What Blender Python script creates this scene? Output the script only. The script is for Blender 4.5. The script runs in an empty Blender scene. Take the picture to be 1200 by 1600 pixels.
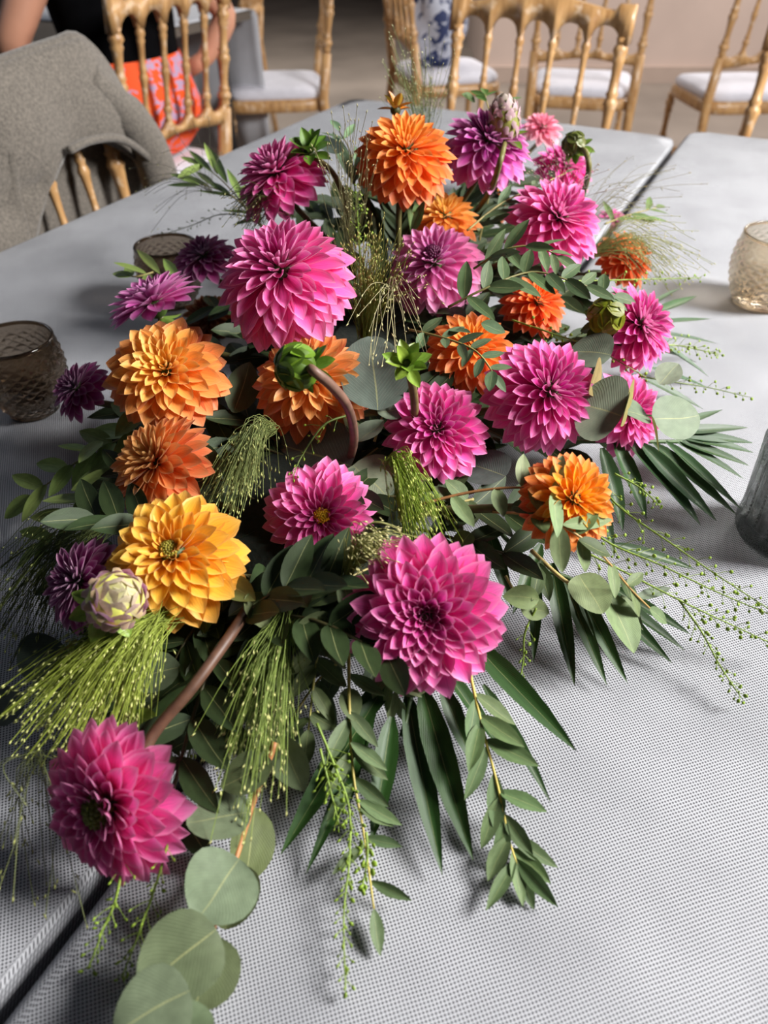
import bpy, math, random
from mathutils import Vector, Matrix, noise
random.seed(7)
R_ = random.Random(11)
SC = bpy.context.scene
COL = SC.collection

# ------------------------------------------------------------------ camera, world, lights, exposure
FPX = 1202.0; CAMZ = 1.17; TABZ = 0.75; PITCH = math.radians(40.3)
cd = bpy.data.cameras.new('camera'); cam = bpy.data.objects.new('camera', cd); COL.objects.link(cam)
cam.location = (0, 0, CAMZ); cam.rotation_euler = (math.pi/2-PITCH, 0, 0)
cd.sensor_fit = 'VERTICAL'; cd.sensor_height = 36; cd.sensor_width = 27
cd.lens = FPX/1600*36; cd.clip_start = .01; cd.clip_end = 60
cd.dof.use_dof = True; cd.dof.focus_distance = .56; cd.dof.aperture_fstop = cd.lens/3.9
SC.camera = cam
SC.view_settings.view_transform = 'Standard'; SC.view_settings.look = 'None'
SC.view_settings.gamma = 1; SC.view_settings.exposure = 0.0; SC.view_settings.use_curve_mapping = False
w = bpy.data.worlds.new('world'); SC.world = w; w.use_nodes = True
bg = w.node_tree.nodes['Background']; bg.inputs[0].default_value = (.80, .86, 1, 1); bg.inputs[1].default_value = .036

def area(name, loc, target, size, power, col, spread=math.pi):
    l = bpy.data.lights.new(name, 'AREA'); l.shape = 'RECTANGLE'; l.size = size[0]; l.size_y = size[1]
    l.energy = power; l.color = col; l.spread = spread
    o = bpy.data.objects.new(name, l); COL.objects.link(o); o.location = loc
    o.rotation_euler = (Vector(target)-Vector(loc)).to_track_quat('-Z', 'Y').to_euler()
    return o
area('window_light_right', (2.1, .38, 2.28), (.05, .75, .8), (.75, .85), 198, (1, .975, .95))
area('fill_light_rear', (-2.1, 2.3, 2.3), (-.1, .8, .8), (1.4, 1.2), 8, (.74, .83, 1))  # soft cool fill added for lavender on the left sides, no window there
area('fill_light_hall', (-.4, 5.6, 2.9), (-.4, 5.6, 0), (2.0, 2.0), 60, (1, .95, .88), 2.1)  # added overhead fill that brightens the hall floor, no known fitting
area('window_light_hall', (3.2, 4.6, 2.6), (1.6, 4.6, .4), (1.6, 1.4), 115, (1, .95, .9))

# ------------------------------------------------------------------ helpers
def lin(c):
    if not isinstance(c, tuple): c = (c, c, c)
    o = []
    for v in c:
        v /= 255.0; o.append(v/12.92 if v <= .04045 else ((v+.055)/1.055)**2.4)
    return (o[0], o[1], o[2], 1.0)
CP, SP = math.cos(PITCH), math.sin(PITCH)
def ray(x, y):
    a = (x-600)/FPX; b = (800-y)/FPX
    return Vector((a, CP+b*SP, -SP+b*CP))
def P(x, y, h=0.0):                       # point seen at (x, y), h metres above the table
    r = ray(x, y); return Vector((0, 0, CAMZ))+r*((TABZ+h-CAMZ)/r.z)
def PD(x, y, d): return Vector((0, 0, CAMZ))+ray(x, y)*d
NV = Vector((-.891, .4545, 0)); UV_ = Vector((.4545, .891, 0))
def NU(n, u, z=0): return NV*n+UV_*u+Vector((0, 0, z))
CAMR = Vector((1, 0, 0)); CAMU = Vector((0, SP, CP)); CAMB = Vector((0, -CP, SP))
def cdir(x, y, z): return (CAMR*x+CAMU*y+CAMB*z).normalized()
UP = Vector((0, 0, 1))

def mesh(name, v, f, mat=None, uv=None, smooth=True):
    m = bpy.data.meshes.new(name); m.from_pydata([tuple(p) for p in v], [], f)
    if uv:
        l = m.uv_layers.new(name='UVMap'); d = []
        for p in m.polygons:
            for vi in p.vertices: d += uv[vi]
        l.data.foreach_set('uv', d)
    if smooth: m.polygons.foreach_set('use_smooth', [True]*len(m.polygons))
    if mat: m.materials.append(mat)
    return m
def ob(name, m, parent=None, mw=None, color=None, kind=None, label=None):
    o = bpy.data.objects.new(name, m); COL.objects.link(o)
    if parent is not None:
        o.parent = parent
        inv = ROOTINV[parent.name] if parent.name in ROOTINV else Matrix()
        o.matrix_local = inv @ (mw if mw is not None else Matrix())
    elif mw is not None: o.matrix_world = mw
    if color is not None: o.color = color
    if kind: o['kind'] = kind
    if label: o['label'] = label
    return o
ROOTINV = {}
def tag(o, label, cat, group=None):
    o['label'] = label; o['category'] = cat
    if group: o['group'] = group
    return o
def thing(name, label, cat, loc=(0, 0, 0), group=None):
    o = bpy.data.objects.new(name, None); COL.objects.link(o); o.location = loc; o.empty_display_size = .02
    ROOTINV[o.name] = Matrix.Translation(-Vector(loc))
    return tag(o, label, cat, group)

class MB:
    def __init__(s): s.v = []; s.f = []
    def add(s, v, f):
        n = len(s.v); s.v += v; s.f += [tuple(i+n for i in q) for q in f]
    def box(s, c, d, M=None):
        v = [Vector((c[0]+d[0]*x/2, c[1]+d[1]*y/2, c[2]+d[2]*z/2)) for z in (-1, 1) for y in (-1, 1) for x in (-1, 1)]
        if M: v = [M @ p for p in v]
        s.add(v, [(0,2,3,1),(4,5,7,6),(0,1,5,4),(2,6,7,3),(0,4,6,2),(1,3,7,5)])
    def tube(s, pts, rad, n=6, cap=True):
        pts = [Vector(p) for p in pts]; k = len(pts)
        if not isinstance(rad, (list, tuple)): rad = [rad]*k
        v = []; t0 = (pts[1]-pts[0]).normalized()
        a = t0.orthogonal().normalized()
        for i, p in enumerate(pts):
            t = (pts[min(i+1, k-1)]-pts[max(i-1, 0)])
            if t.length < 1e-9: t = t0
            t.normalize(); a = (a-t*a.dot(t))
            if a.length < 1e-6: a = t.orthogonal()
            a.normalize(); b = t.cross(a)
            for j in range(n):
                q = 2*math.pi*j/n; v.append(p+(a*math.cos(q)+b*math.sin(q))*rad[i])
        f = [(i*n+j, i*n+(j+1) % n, (i+1)*n+(j+1) % n, (i+1)*n+j) for i in range(k-1) for j in range(n)]
        if cap: f += [tuple(range(n-1, -1, -1)), tuple((k-1)*n+j for j in range(n))]
        s.add(v, f)
    def lathe(s, prof, n=12, M=None, cap=True):
        v = []
        for r, z in prof:
            for j in range(n):
                q = 2*math.pi*j/n; p = Vector((r*math.cos(q), r*math.sin(q), z)); v.append(M @ p if M else p)
        k = len(prof)
        f = [(i*n+j, i*n+(j+1) % n, (i+1)*n+(j+1) % n, (i+1)*n+j) for i in range(k-1) for j in range(n)]
        if cap: f += [tuple(range(n-1, -1, -1)), tuple((k-1)*n+j for j in range(n))]
        s.add(v, f)
    def seed(s, p, d, L, r):              # little spindle along d
        d = d.normalized(); a = d.orthogonal().normalized(); b = d.cross(a)
        v = [p-d*L*.5]+[p+(a*math.cos(q)+b*math.sin(q))*r for q in (0, 2.09, 4.19)]+[p+d*L*.5]
        s.add(v, [(0,2,1),(0,3,2),(0,1,3),(4,1,2),(4,2,3),(4,3,1)])
    def ball(s, p, r, sq=1.0, n=6, k=4, ax=UP):
        Q = ax.to_track_quat('Z', 'Y').to_matrix()
        v = [p+Q @ Vector((0, 0, -r*sq))]
        for i in range(1, k):
            q = -math.pi/2+math.pi*i/k
            for j in range(n):
                e = 2*math.pi*j/n; v.append(p+Q @ Vector((r*math.cos(q)*math.cos(e), r*math.cos(q)*math.sin(e), r*sq*math.sin(q))))
        v.append(p+Q @ Vector((0, 0, r*sq))); L = len(v)-1
        f = [(0, 1+(j+1) % n, 1+j) for j in range(n)]
        f += [(1+i*n+j, 1+i*n+(j+1) % n, 1+(i+1)*n+(j+1) % n, 1+(i+1)*n+j) for i in range(k-2) for j in range(n)]
        f += [(L, 1+(k-2)*n+j, 1+(k-2)*n+(j+1) % n) for j in range(n)]
        s.add(v, f)
    def mesh(s, name, mat, smooth=True): return mesh(name, s.v, s.f, mat, None, smooth)

def curve(pts, seg=6):
    pts = [Vector(p) for p in pts]; o = []; n = len(pts)
    for i in range(n-1):
        a = pts[max(i-1, 0)]; b = pts[i]; c = pts[i+1]; d = pts[min(i+2, n-1)]
        for j in range(seg):
            t = j/seg
            o.append(.5*((2*b)+(c-a)*t+(2*a-5*b+4*c-d)*t*t+(3*b-a-3*c+d)*t**3))
    o.append(pts[-1]); return o
def frame(y, z, o, sx=1, sy=1, sz=1):
    y = y.normalized(); z = z-y*z.dot(y)
    if z.length < 1e-5: z = y.orthogonal()
    z.normalize(); x = y.cross(z)
    return Matrix(((x.x*sx, y.x*sy, z.x*sz, o.x), (x.y*sx, y.y*sy, z.y*sz, o.y), (x.z*sx, y.z*sy, z.z*sz, o.z), (0, 0, 0, 1)))

# ------------------------------------------------------------------ materials
def newmat(name):
    m = bpy.data.materials.new(name); m.use_nodes = True; nt = m.node_tree
    b = nt.nodes['Principled BSDF']; return m, nt, b
def N(nt, t, **kw):
    n = nt.nodes.new(t)
    for k, v in kw.items(): setattr(n, k, v)
    return n
def math_(nt, op, a, b=None, c=None):
    n = N(nt, 'ShaderNodeMath', operation=op)
    for i, x in enumerate((a, b, c)):
        if x is None: continue
        if isinstance(x, (int, float)): n.inputs[i].default_value = x
        else: nt.links.new(x, n.inputs[i])
    return n.outputs[0]
def mix(nt, fac, a, b, mode='MIX'):
    n = N(nt, 'ShaderNodeMix', data_type='RGBA', blend_type=mode)
    for s, x in ((n.inputs[0], fac), (n.inputs[6], a), (n.inputs[7], b)):
        if isinstance(x, (int, float)): s.default_value = x
        elif isinstance(x, tuple): s.default_value = x
        else: nt.links.new(x, s)
    return n.outputs[2]
def ramp(nt, fac, stops):
    n = N(nt, 'ShaderNodeValToRGB'); e = n.color_ramp.elements
    while len(e) < len(stops): e.new(.5)
    for q, (p, c) in zip(e, stops): q.position = p; q.color = c
    nt.links.new(fac, n.inputs[0]); return n.outputs[0]
def plain(name, col, rough=.6, noise_amt=.15, scale=30, metal=0, bump=0, spec=.5, sheen=0):
    m, nt, b = newmat(name); tc = N(nt, 'ShaderNodeTexCoord'); nz = N(nt, 'ShaderNodeTexNoise')
    nz.inputs['Scale'].default_value = scale; nz.inputs['Detail'].default_value = 4
    nt.links.new(tc.outputs['Object'], nz.inputs[0])
    c = lin(col); d = tuple(x*(1-noise_amt) for x in c[:3])+(1,); e = tuple(min(1, x*(1+noise_amt)) for x in c[:3])+(1,)
    nt.links.new(ramp(nt, nz.outputs[0], [(.3, d), (.7, e)]), b.inputs['Base Color'])
    b.inputs['Roughness'].default_value = rough; b.inputs['Metallic'].default_value = metal
    b.inputs['Specular IOR Level'].default_value = spec; b.inputs['Sheen Weight'].default_value = sheen
    if bump:
        bn = N(nt, 'ShaderNodeBump'); bn.inputs['Strength'].default_value = bump; bn.inputs['Distance'].default_value = .002
        nt.links.new(nz.outputs[0], bn.inputs['Height']); nt.links.new(bn.outputs[0], b.inputs['Normal'])
    return m

def petal_mat(name, throat, edge_amt, trans=.34, back=.25):
    m, nt, b = newmat(name); L = nt.links.new
    oi = N(nt, 'ShaderNodeObjectInfo'); uv = N(nt, 'ShaderNodeUVMap'); sx = N(nt, 'ShaderNodeSeparateXYZ'); L(uv.outputs[0], sx.inputs[0])
    u, v = sx.outputs[0], sx.outputs[1]
    col = oi.outputs['Color']
    thr = mix(nt, 1.0, col, throat, 'MULTIPLY')
    t = math_(nt, 'MULTIPLY', v, 2.2); t = math_(nt, 'MINIMUM', t, 1.0)
    c = mix(nt, t, thr, col)
    # paler rim and tip
    e = math_(nt, 'ABSOLUTE', math_(nt, 'SUBTRACT', u, .5)); e = math_(nt, 'MULTIPLY', e, 2.0)
    e = math_(nt, 'POWER', e, 4.0); tip = math_(nt, 'POWER', v, 6.0)
    e = math_(nt, 'MINIMUM', math_(nt, 'ADD', e, tip), 1.0)
    e = math_(nt, 'MULTIPLY', e, edge_amt)
    pale = mix(nt, .55, col, (1, .86, .93, 1) if 'pink' in name else (1, .78, .42, 1))
    c = mix(nt, e, c, pale)
    # veins along the petal
    cb = N(nt, 'ShaderNodeCombineXYZ'); L(math_(nt, 'MULTIPLY', u, 26.0), cb.inputs[0]); L(math_(nt, 'MULTIPLY', v, 1.6), cb.inputs[1]); L(math_(nt, 'MULTIPLY', oi.outputs['Random'], 50.0), cb.inputs[2])
    nz = N(nt, 'ShaderNodeTexNoise'); nz.inputs['Scale'].default_value = 1.0; nz.inputs['Detail'].default_value = 2; L(cb.outputs[0], nz.inputs[0])
    vv = ramp(nt, nz.outputs[0], [(.3, (.82, .80, .82, 1)), (.65, (1.08, 1.08, 1.08, 1))])
    c = mix(nt, 1.0, c, vv, 'MULTIPLY')
    g = N(nt, 'ShaderNodeNewGeometry'); c = mix(nt, math_(nt, 'MULTIPLY', g.outputs['Backfacing'], back), c, pale)
    L(c, b.inputs['Base Color']); b.inputs['Roughness'].default_value = .48; b.inputs['Specular IOR Level'].default_value = .35
    b.inputs['Sheen Weight'].default_value = .12; b.inputs['Sheen Roughness'].default_value = .4
    bn = N(nt, 'ShaderNodeBump'); bn.inputs['Strength'].default_value = .25; bn.inputs['Distance'].default_value = .0006; L(nz.outputs[0], bn.inputs['Height']); L(bn.outputs[0], b.inputs['Normal'])
    tr = N(nt, 'ShaderNodeBsdfTranslucent'); L(c, tr.inputs[0]); ms = N(nt, 'ShaderNodeMixShader'); ms.inputs[0].default_value = trans
    L(b.outputs[0], ms.inputs[1]); L(tr.outputs[0], ms.inputs[2]); L(ms.outputs[0], nt.nodes['Material Output'].inputs[0])
    return m
M_PINK = petal_mat('petal_pink', (.74, .42, .62, 1), .55)
M_ORANGE = petal_mat('petal_orange', (.92, .55, .42, 1), .40)

def leaf_mat(name, back, rough, rib, trans, spec=.4):
    m, nt, b = newmat(name); L = nt.links.new
    oi = N(nt, 'ShaderNodeObjectInfo'); uv = N(nt, 'ShaderNodeUVMap'); sx = N(nt, 'ShaderNodeSeparateXYZ'); L(uv.outputs[0], sx.inputs[0])
    u, v = sx.outputs[0], sx.outputs[1]; col = oi.outputs['Color']
    e = math_(nt, 'ABSOLUTE', math_(nt, 'SUBTRACT', u, .5))
    r1 = math_(nt, 'LESS_THAN', e, .012); c = mix(nt, math_(nt, 'MULTIPLY', r1, rib), col, lin((190, 190, 130)))
    # side veins
    ph = math_(nt, 'SUBTRACT', math_(nt, 'MULTIPLY', v, 60.0), math_(nt, 'MULTIPLY', e, 50.0))
    vn = math_(nt, 'POWER', math_(nt, 'ABSOLUTE', math_(nt, 'SINE', ph)), 12.0)
    c = mix(nt, math_(nt, 'MULTIPLY', vn, rib*.10), c, lin((190, 200, 150)))
    tc = N(nt, 'ShaderNodeTexCoord'); nz = N(nt, 'ShaderNodeTexNoise'); nz.inputs['Scale'].default_value = 5; nz.inputs['Detail'].default_value = 5
    L(tc.outputs['Object'], nz.inputs[0]); L(math_(nt, 'MULTIPLY', oi.outputs['Random'], 1.0), nz.inputs['W']) if False else None
    vv = ramp(nt, nz.outputs[0], [(.3, (.80, .80, .78, 1)), (.7, (1.12, 1.12, 1.1, 1))]); c = mix(nt, 1.0, c, vv, 'MULTIPLY')
    g = N(nt, 'ShaderNodeNewGeometry'); c = mix(nt, math_(nt, 'MULTIPLY', g.outputs['Backfacing'], .5), c, back)
    L(c, b.inputs['Base Color']); b.inputs['Roughness'].default_value = rough; b.inputs['Specular IOR Level'].default_value = spec
    bn = N(nt, 'ShaderNodeBump'); bn.inputs['Strength'].default_value = .2; bn.inputs['Distance'].default_value = .0005; L(vn, bn.inputs['Height']); L(bn.outputs[0], b.inputs['Normal'])
    tr = N(nt, 'ShaderNodeBsdfTranslucent'); L(c, tr.inputs[0]); ms = N(nt, 'ShaderNodeMixShader'); ms.inputs[0].default_value = trans
    L(b.outputs[0], ms.inputs[1]); L(tr.outputs[0], ms.inputs[2]); L(ms.outputs[0], nt.nodes['Material Output'].inputs[0])
    return m
M_EUC = leaf_mat('eucalyptus_leaf', lin((128, 142, 104)), .55, .38, .14, .3)
M_PALM = leaf_mat('palm_blade', lin((60, 86, 46)), .42, .3, .10, .35)
M_SEPAL = leaf_mat('sepal', lin((130, 160, 70)), .36, .2, .15, .5)

def objcol(name, rough=.5, trans=0.0, spec=.4):
    m, nt, b = newmat(name); oi = N(nt, 'ShaderNodeObjectInfo'); tc = N(nt, 'ShaderNodeTexCoord'); nz = N(nt, 'ShaderNodeTexNoise')
    nz.inputs['Scale'].default_value = 140; nt.links.new(tc.outputs['Object'], nz.inputs[0])
    c = mix(nt, 1.0, oi.outputs['Color'], ramp(nt, nz.outputs[0], [(.3, (.75, .75, .72, 1)), (.7, (1.2, 1.2, 1.15, 1))]), 'MULTIPLY')
    nt.links.new(c, b.inputs['Base Color']); b.inputs['Roughness'].default_value = rough; b.inputs['Specular IOR Level'].default_value = spec
    if trans:
        tr = N(nt, 'ShaderNodeBsdfTranslucent'); nt.links.new(c, tr.inputs[0]); ms = N(nt, 'ShaderNodeMixShader'); ms.inputs[0].default_value = trans
        nt.links.new(b.outputs[0], ms.inputs[1]); nt.links.new(tr.outputs[0], ms.inputs[2]); nt.links.new(ms.outputs[0], nt.nodes['Material Output'].inputs[0])
    return m
M_STEM = objcol('stem', .5); M_STRAND = objcol('grass_strand', .45, .25); M_POD = objcol('seed_pod', .45, .15)

def cloth_mat():
    m, nt, b = newmat('nonwoven_grey_cloth'); L = nt.links.new
    tc = N(nt, 'ShaderNodeTexCoord'); sp = N(nt, 'ShaderNodeSeparateXYZ'); L(tc.outputs['UV'], sp.inputs[0])
    pit = .0027
    wz = N(nt, 'ShaderNodeTexNoise'); wz.inputs['Scale'].default_value = 9; L(tc.outputs['Object'], wz.inputs[0])
    wob = math_(nt, 'MULTIPLY', math_(nt, 'SUBTRACT', wz.outputs[0], .5), .004)
    x = math_(nt, 'ADD', sp.outputs[0], wob); y = math_(nt, 'ADD', sp.outputs[1], wob)
    a = math_(nt, 'DIVIDE', x, pit); bb = math_(nt, 'DIVIDE', y, pit)
    def cell(ox, oy):
        p = math_(nt, 'SUBTRACT', math_(nt, 'FRACT', math_(nt, 'ADD', a, ox)), .5); q = math_(nt, 'SUBTRACT', math_(nt, 'FRACT', math_(nt, 'ADD', bb, oy)), .5)
        return math_(nt, 'SQRT', math_(nt, 'ADD', math_(nt, 'MULTIPLY', p, p), math_(nt, 'MULTIPLY', q, q)))
    d = math_(nt, 'MINIMUM', cell(0, 0), cell(.5, .5))
    mr = N(nt, 'ShaderNodeMapRange', interpolation_type='SMOOTHSTEP'); mr.inputs[1].default_value = .15; mr.inputs[2].default_value = .30; L(d, mr.inputs[0])
    dot = mr.outputs[0]
    nz = N(nt, 'ShaderNodeTexNoise'); nz.inputs['Scale'].default_value = 14; nz.inputs['Detail'].default_value = 5; L(tc.outputs['Object'], nz.inputs[0])
    base = ramp(nt, nz.outputs[0], [(.3, lin((166, 168, 173))), (.7, lin((184, 186, 191)))])
    c = mix(nt, dot, lin((72, 72, 76)), base); L(c, b.inputs['Base Color'])
    b.inputs['Roughness'].default_value = .55; b.inputs['Specular IOR Level'].default_value = .25
    fz = N(nt, 'ShaderNodeTexNoise'); fz.inputs['Scale'].default_value = 6; fz.inputs['Detail'].default_value = 2; L(tc.outputs['Object'], fz.inputs[0])
    b1 = N(nt, 'ShaderNodeBump'); b1.inputs['Strength'].default_value = .35; b1.inputs['Distance'].default_value = .012; L(fz.outputs[0], b1.inputs['Height'])
    b2 = N(nt, 'ShaderNodeBump'); b2.inputs['Strength'].default_value = .5; b2.inputs['Distance'].default_value = .0004; L(dot, b2.inputs['Height']); L(b1.outputs[0], b2.inputs['Normal'])
    L(b2.outputs[0], b.inputs['Normal']); return m
M_CLOTH = cloth_mat()

def wood_mat():
    m, nt, b = newmat('gilded_beech'); L = nt.links.new
    tc = N(nt, 'ShaderNodeTexCoord'); mp = N(nt, 'ShaderNodeMapping'); mp.inputs['Scale'].default_value = (14, 14, 2.2); L(tc.outputs['Object'], mp.inputs[0])
    nz = N(nt, 'ShaderNodeTexNoise'); nz.inputs['Scale'].default_value = 5; nz.inputs['Detail'].default_value = 6; nz.inputs['Distortion'].default_value = .6; L(mp.outputs[0], nz.inputs[0])
    c = ramp(nt, nz.outputs[0], [(.3, lin((156, 114, 70))), (.7, lin((204, 162, 110)))])
    wr = N(nt, 'ShaderNodeTexNoise'); wr.inputs['Scale'].default_value = 45; wr.inputs['Detail'].default_value = 3; L(tc.outputs['Object'], wr.inputs[0])
    c = mix(nt, ramp(nt, wr.outputs[0], [(.56, (0, 0, 0, 1)), (.68, (.55, .55, .55, 1))]), c, lin((226, 205, 180)))
    L(c, b.inputs['Base Color']); b.inputs['Roughness'].default_value = .36; return m
M_WOOD = wood_mat()
M_CUSH = plain('white_seat_cloth', (206, 205, 214), .8, .05, 40)
def knit_mat():
    m, nt, b = newmat('grey_wool_knit'); L = nt.links.new; tc = N(nt, 'ShaderNodeTexCoord')
    nz = N(nt, 'ShaderNodeTexNoise'); nz.inputs['Scale'].default_value = 240; nz.inputs['Detail'].default_value = 3; L(tc.outputs['Object'], nz.inputs[0])
    L(ramp(nt, nz.outputs[0], [(.3, lin((80, 75, 69))), (.72, lin((116, 109, 100)))]), b.inputs['Base Color'])
    wv = N(nt, 'ShaderNodeTexWave'); wv.inputs['Scale'].default_value = 95; L(tc.outputs['UV'], wv.inputs[0])
    bn = N(nt, 'ShaderNodeBump'); bn.inputs['Strength'].default_value = .5; bn.inputs['Distance'].default_value = .002; L(nz.outputs[0], bn.inputs['Height']); L(bn.outputs[0], b.inputs['Normal'])
    b.inputs['Roughness'].default_value = .95; b.inputs['Sheen Weight'].default_value = .3; return m
M_KNIT = knit_mat()
def glass_mat(name, col, rough, ior=1.45, thin=0):
    m, nt, b = newmat(name); tc = N(nt, 'ShaderNodeTexCoord'); nz = N(nt, 'ShaderNodeTexNoise'); nz.inputs['Scale'].default_value = 25; nt.links.new(tc.outputs['Object'], nz.inputs[0])
    c = lin(col); d = tuple(x*.9 for x in c[:3])+(1,)
    nt.links.new(ramp(nt, nz.outputs[0], [(.3, d), (.7, c)]), b.inputs['Base Color'])
    b.inputs['Transmission Weight'].default_value = 1; b.inputs['Roughness'].default_value = rough; b.inputs['IOR'].default_value = ior
    if thin:
        tr = N(nt, 'ShaderNodeBsdfTransparent'); tr.inputs[0].default_value = c; ms = N(nt, 'ShaderNodeMixShader'); ms.inputs[0].default_value = thin
        nt.links.new(b.outputs[0], ms.inputs[1]); nt.links.new(tr.outputs[0], ms.inputs[2]); nt.links.new(ms.outputs[0], nt.nodes['Material Output'].inputs[0])
    return m
M_SMOKE = glass_mat('smoked_glass', (182, 168, 152), .06, 1.45, .25); M_AMBER = glass_mat('amber_glass', (244, 236, 222), .04, 1.45, .3); M_GREYG = glass_mat('grey_glass', (206, 208, 206), .05, 1.4, .35)
M_FLOOR = plain('stone_floor', (122, 112, 104), .55, .25, 1.6, bump=.05)
M_WALL = plain('plaster_wall', (196, 176, 166), .9, .08, 2.5)
M_BASE = plain('baseboard_paint', (178, 158, 146), .6, .06, 6)
M_TABLE = plain('table_laminate', (90, 82, 74), .5, .1, 8)
M_METAL = plain('dark_steel', (60, 60, 62), .4, .1, 20, metal=.8)
M_TRAY = plain('black_plastic', (22, 24, 22), .4, .1, 30)
M_FOAM = plain('dark_floral_foam', (14, 22, 13), .95, .3, 220, bump=.5)  # near-black colour stands in for the deep shade between the stems
M_SKIN = plain('skin', (196, 142, 116), .5, .06, 14)
M_BLACK = plain('black_jersey', (6, 6, 8), 1.0, .2, 60, spec=.08)
M_HAIR = plain('brown_hair', (60, 42, 30), .5, .3, 80)
def skirt_mat(name, base, pat, scale, th):
    m, nt, b = newmat(name); L = nt.links.new; tc = N(nt, 'ShaderNodeTexCoord')
    nz = N(nt, 'ShaderNodeTexNoise'); nz.inputs['Scale'].default_value = scale; nz.inputs['Detail'].default_value = 2; nz.inputs['Distortion'].default_value = 1.6; L(tc.outputs['Object'], nz.inputs[0])
    f = ramp(nt, nz.outputs[0], [(th, (0, 0, 0, 1)), (th+.03, (1, 1, 1, 1))])
    L(mix(nt, f, base, pat), b.inputs['Base Color']); b.inputs['Roughness'].default_value = .75; return m
M_SKIRT = skirt_mat('orange_floral_fabric', lin((240, 82, 14)), lin((176, 150, 180)), 22, .56)
M_BLUEW = skirt_mat('blue_white_fabric', lin((178, 182, 196)), lin((40, 52, 92)), 16, .53)

# ------------------------------------------------------------------ setting
def struct(name, m): o = ob(name, m); o['kind'] = 'structure'; return o
b = MB(); b.box((0.5, 5, -.05), (12, 16, .1)); struct('floor', b.mesh('floor', M_FLOOR, False))
b = MB(); b.box((4.0, 6.05, 1.5), (6.6, .2, 3.0)); struct('wall_back', b.mesh('wall_back', M_WALL, False))
b = MB(); b.box((.75, 8.95, 1.5), (.1, 5.6, 3.0)); struct('wall_return', b.mesh('wall_return', M_WALL, False))
b = MB(); b.box((-2.3, 11.8, 1.5), (6.0, .2, 3.0)); struct('wall_far', b.mesh('wall_far', M_WALL, False))
b = MB(); b.box((4.0, 5.935, .05), (6.6, .03, .1)); struct('baseboard_back', b.mesh('baseboard_back', M_BASE, False))

# ------------------------------------------------------------------ tables with grey cloth
S0 = Vector((.596, 1.665, 0)); AX = -UV_; TL = 1.86; TW = .745
def make_table(name, o, side, lab_t, lab_c, gap, far):
    # o: far end on the seam; side: +1 goes to the left (NV), -1 to the right
    N0 = NV*side
    M = Matrix(((AX.x, N0.x, 0, 0), (AX.y, N0.y, 0, 0), (0, 0, 1, 0), (0, 0, 0, 1)))
    org = o+N0*gap+AX*far
    M.translation = org+Vector((0, 0, -.006 if side > 0 else 0))
    t = thing('folding_table', lab_t, 'table', (org.x, org.y, 0))
    b = MB(); b.box((TL/2, TW/2, TABZ-.021), (TL-.02, TW-.02, .03), M); ob('tabletop', b.mesh('tabletop', M_TABLE, False), t)
    for a in (.18, TL-.18):
        for q in (.09, TW-.09):
            b = MB(); p = M @ Vector((a, q, 0)); p.z = 0; b.tube([p, p+Vector((0, 0, TABZ-.036))], .014, 8); ob('leg', b.mesh('leg', M_METAL), t)
    # cloth: rounded rectangle rings
    def loop(inset, z, cr, wav):
        pts = []; k = 60
        x0, x1, y0, y1 = inset, TL-inset, inset, TW-inset
        cr = max(cr, .004)
        cs = [((x1-cr, y1-cr), 0), ((x0+cr, y1-cr), 90), ((x0+cr, y0+cr), 180), ((x1-cr, y0+cr), 270)]
        for ci, ((cx, cy), a0) in enumerate(cs):
            for j in range(9):
                a = math.radians(a0+j*90/8); pts.append((cx+cr*math.cos(a), cy+cr*math.sin(a)))
            nx = cs[(ci+1) % 4]; (ex, ey), a1 = nx; a = math.radians(a1)
            s = pts[-1]; e = (ex+cr*math.cos(a), ey+cr*math.sin(a))
            K = 28 if abs(s[0]-e[0]) > 1 else 12
            for j in range(1, K): pts.append((s[0]+(e[0]-s[0])*j/K, s[1]+(e[1]-s[1])*j/K))
        out = []
        for i, (x, y) in enumerate(pts):
            d = wav*math.sin(i*.55+math.sin(i*.17)*2)
            cx, cy = x-TL/2, y-TW/2; ax = max(0, abs(cx)-(TL/2-.1))*(1 if cx > 0 else -1); ay = max(0, abs(cy)-(TW/2-.1))*(1 if cy > 0 else -1)
            l = math.hypot(ax, ay) or 1
            out.append(Vector((x+ax/l*d, y+ay/l*d, z)))
        return out
    rings = []; fr = .004 if side > 0 else .012
    rings.append(loop(.03, TABZ, .02, 0))
    for a in (0, 15, 30, 45, 60, 75, 90):
        q = math.radians(a); rings.append(loop(fr*(1-math.sin(q)), TABZ-fr*(1-math.cos(q)), .045-fr*(1-math.sin(q)) if a else .03, 0))
    for i, dz in enumerate((.05, .10, .16, .22)): rings.append(loop(-.0005*(i+1), TABZ-fr-dz, .045, .0005*(i+1)))
    v = []; f = []; n = len(rings[0])
    for r in rings: v += [p-Vector((0, 0, 0)) for p in r]
    f.append(tuple(range(n)))
    for i in range(len(rings)-1):
        for j in range(n): f.append((i*n+j, (i+1)*n+j, (i+1)*n+(j+1) % n, i*n+(j+1) % n))
    uv = []; arc = 0
    for i, rg in enumerate(rings):
        if i > 1: arc += (rings[i][20]-rings[i-1][20]).length
        for j in range(n):
            o = rings[7][j]-rings[1][j]; o.z = 0; o.normalize()
            p = rings[1][j]+o*arc if i > 0 else rg[j]
            uv.append((p.x, p.y))
    m = mesh('tablecloth', v, f, M_CLOTH, uv)
    if side < 0: m.flip_normals()
    c = ob('tablecloth', m, None, M); tag(c, lab_c, 'tablecloth', None); return M
make_table('l', S0, 1, 'folding table under the left grey cloth, flowers on it', 'grey dotted cloth on the left table, with a rounded far corner', .006, 0)
make_table('r', S0, -1, 'folding table under the right grey cloth, right of the seam', 'grey dotted cloth on the right table, brightly lit, front right', .006, -.05)

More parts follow.
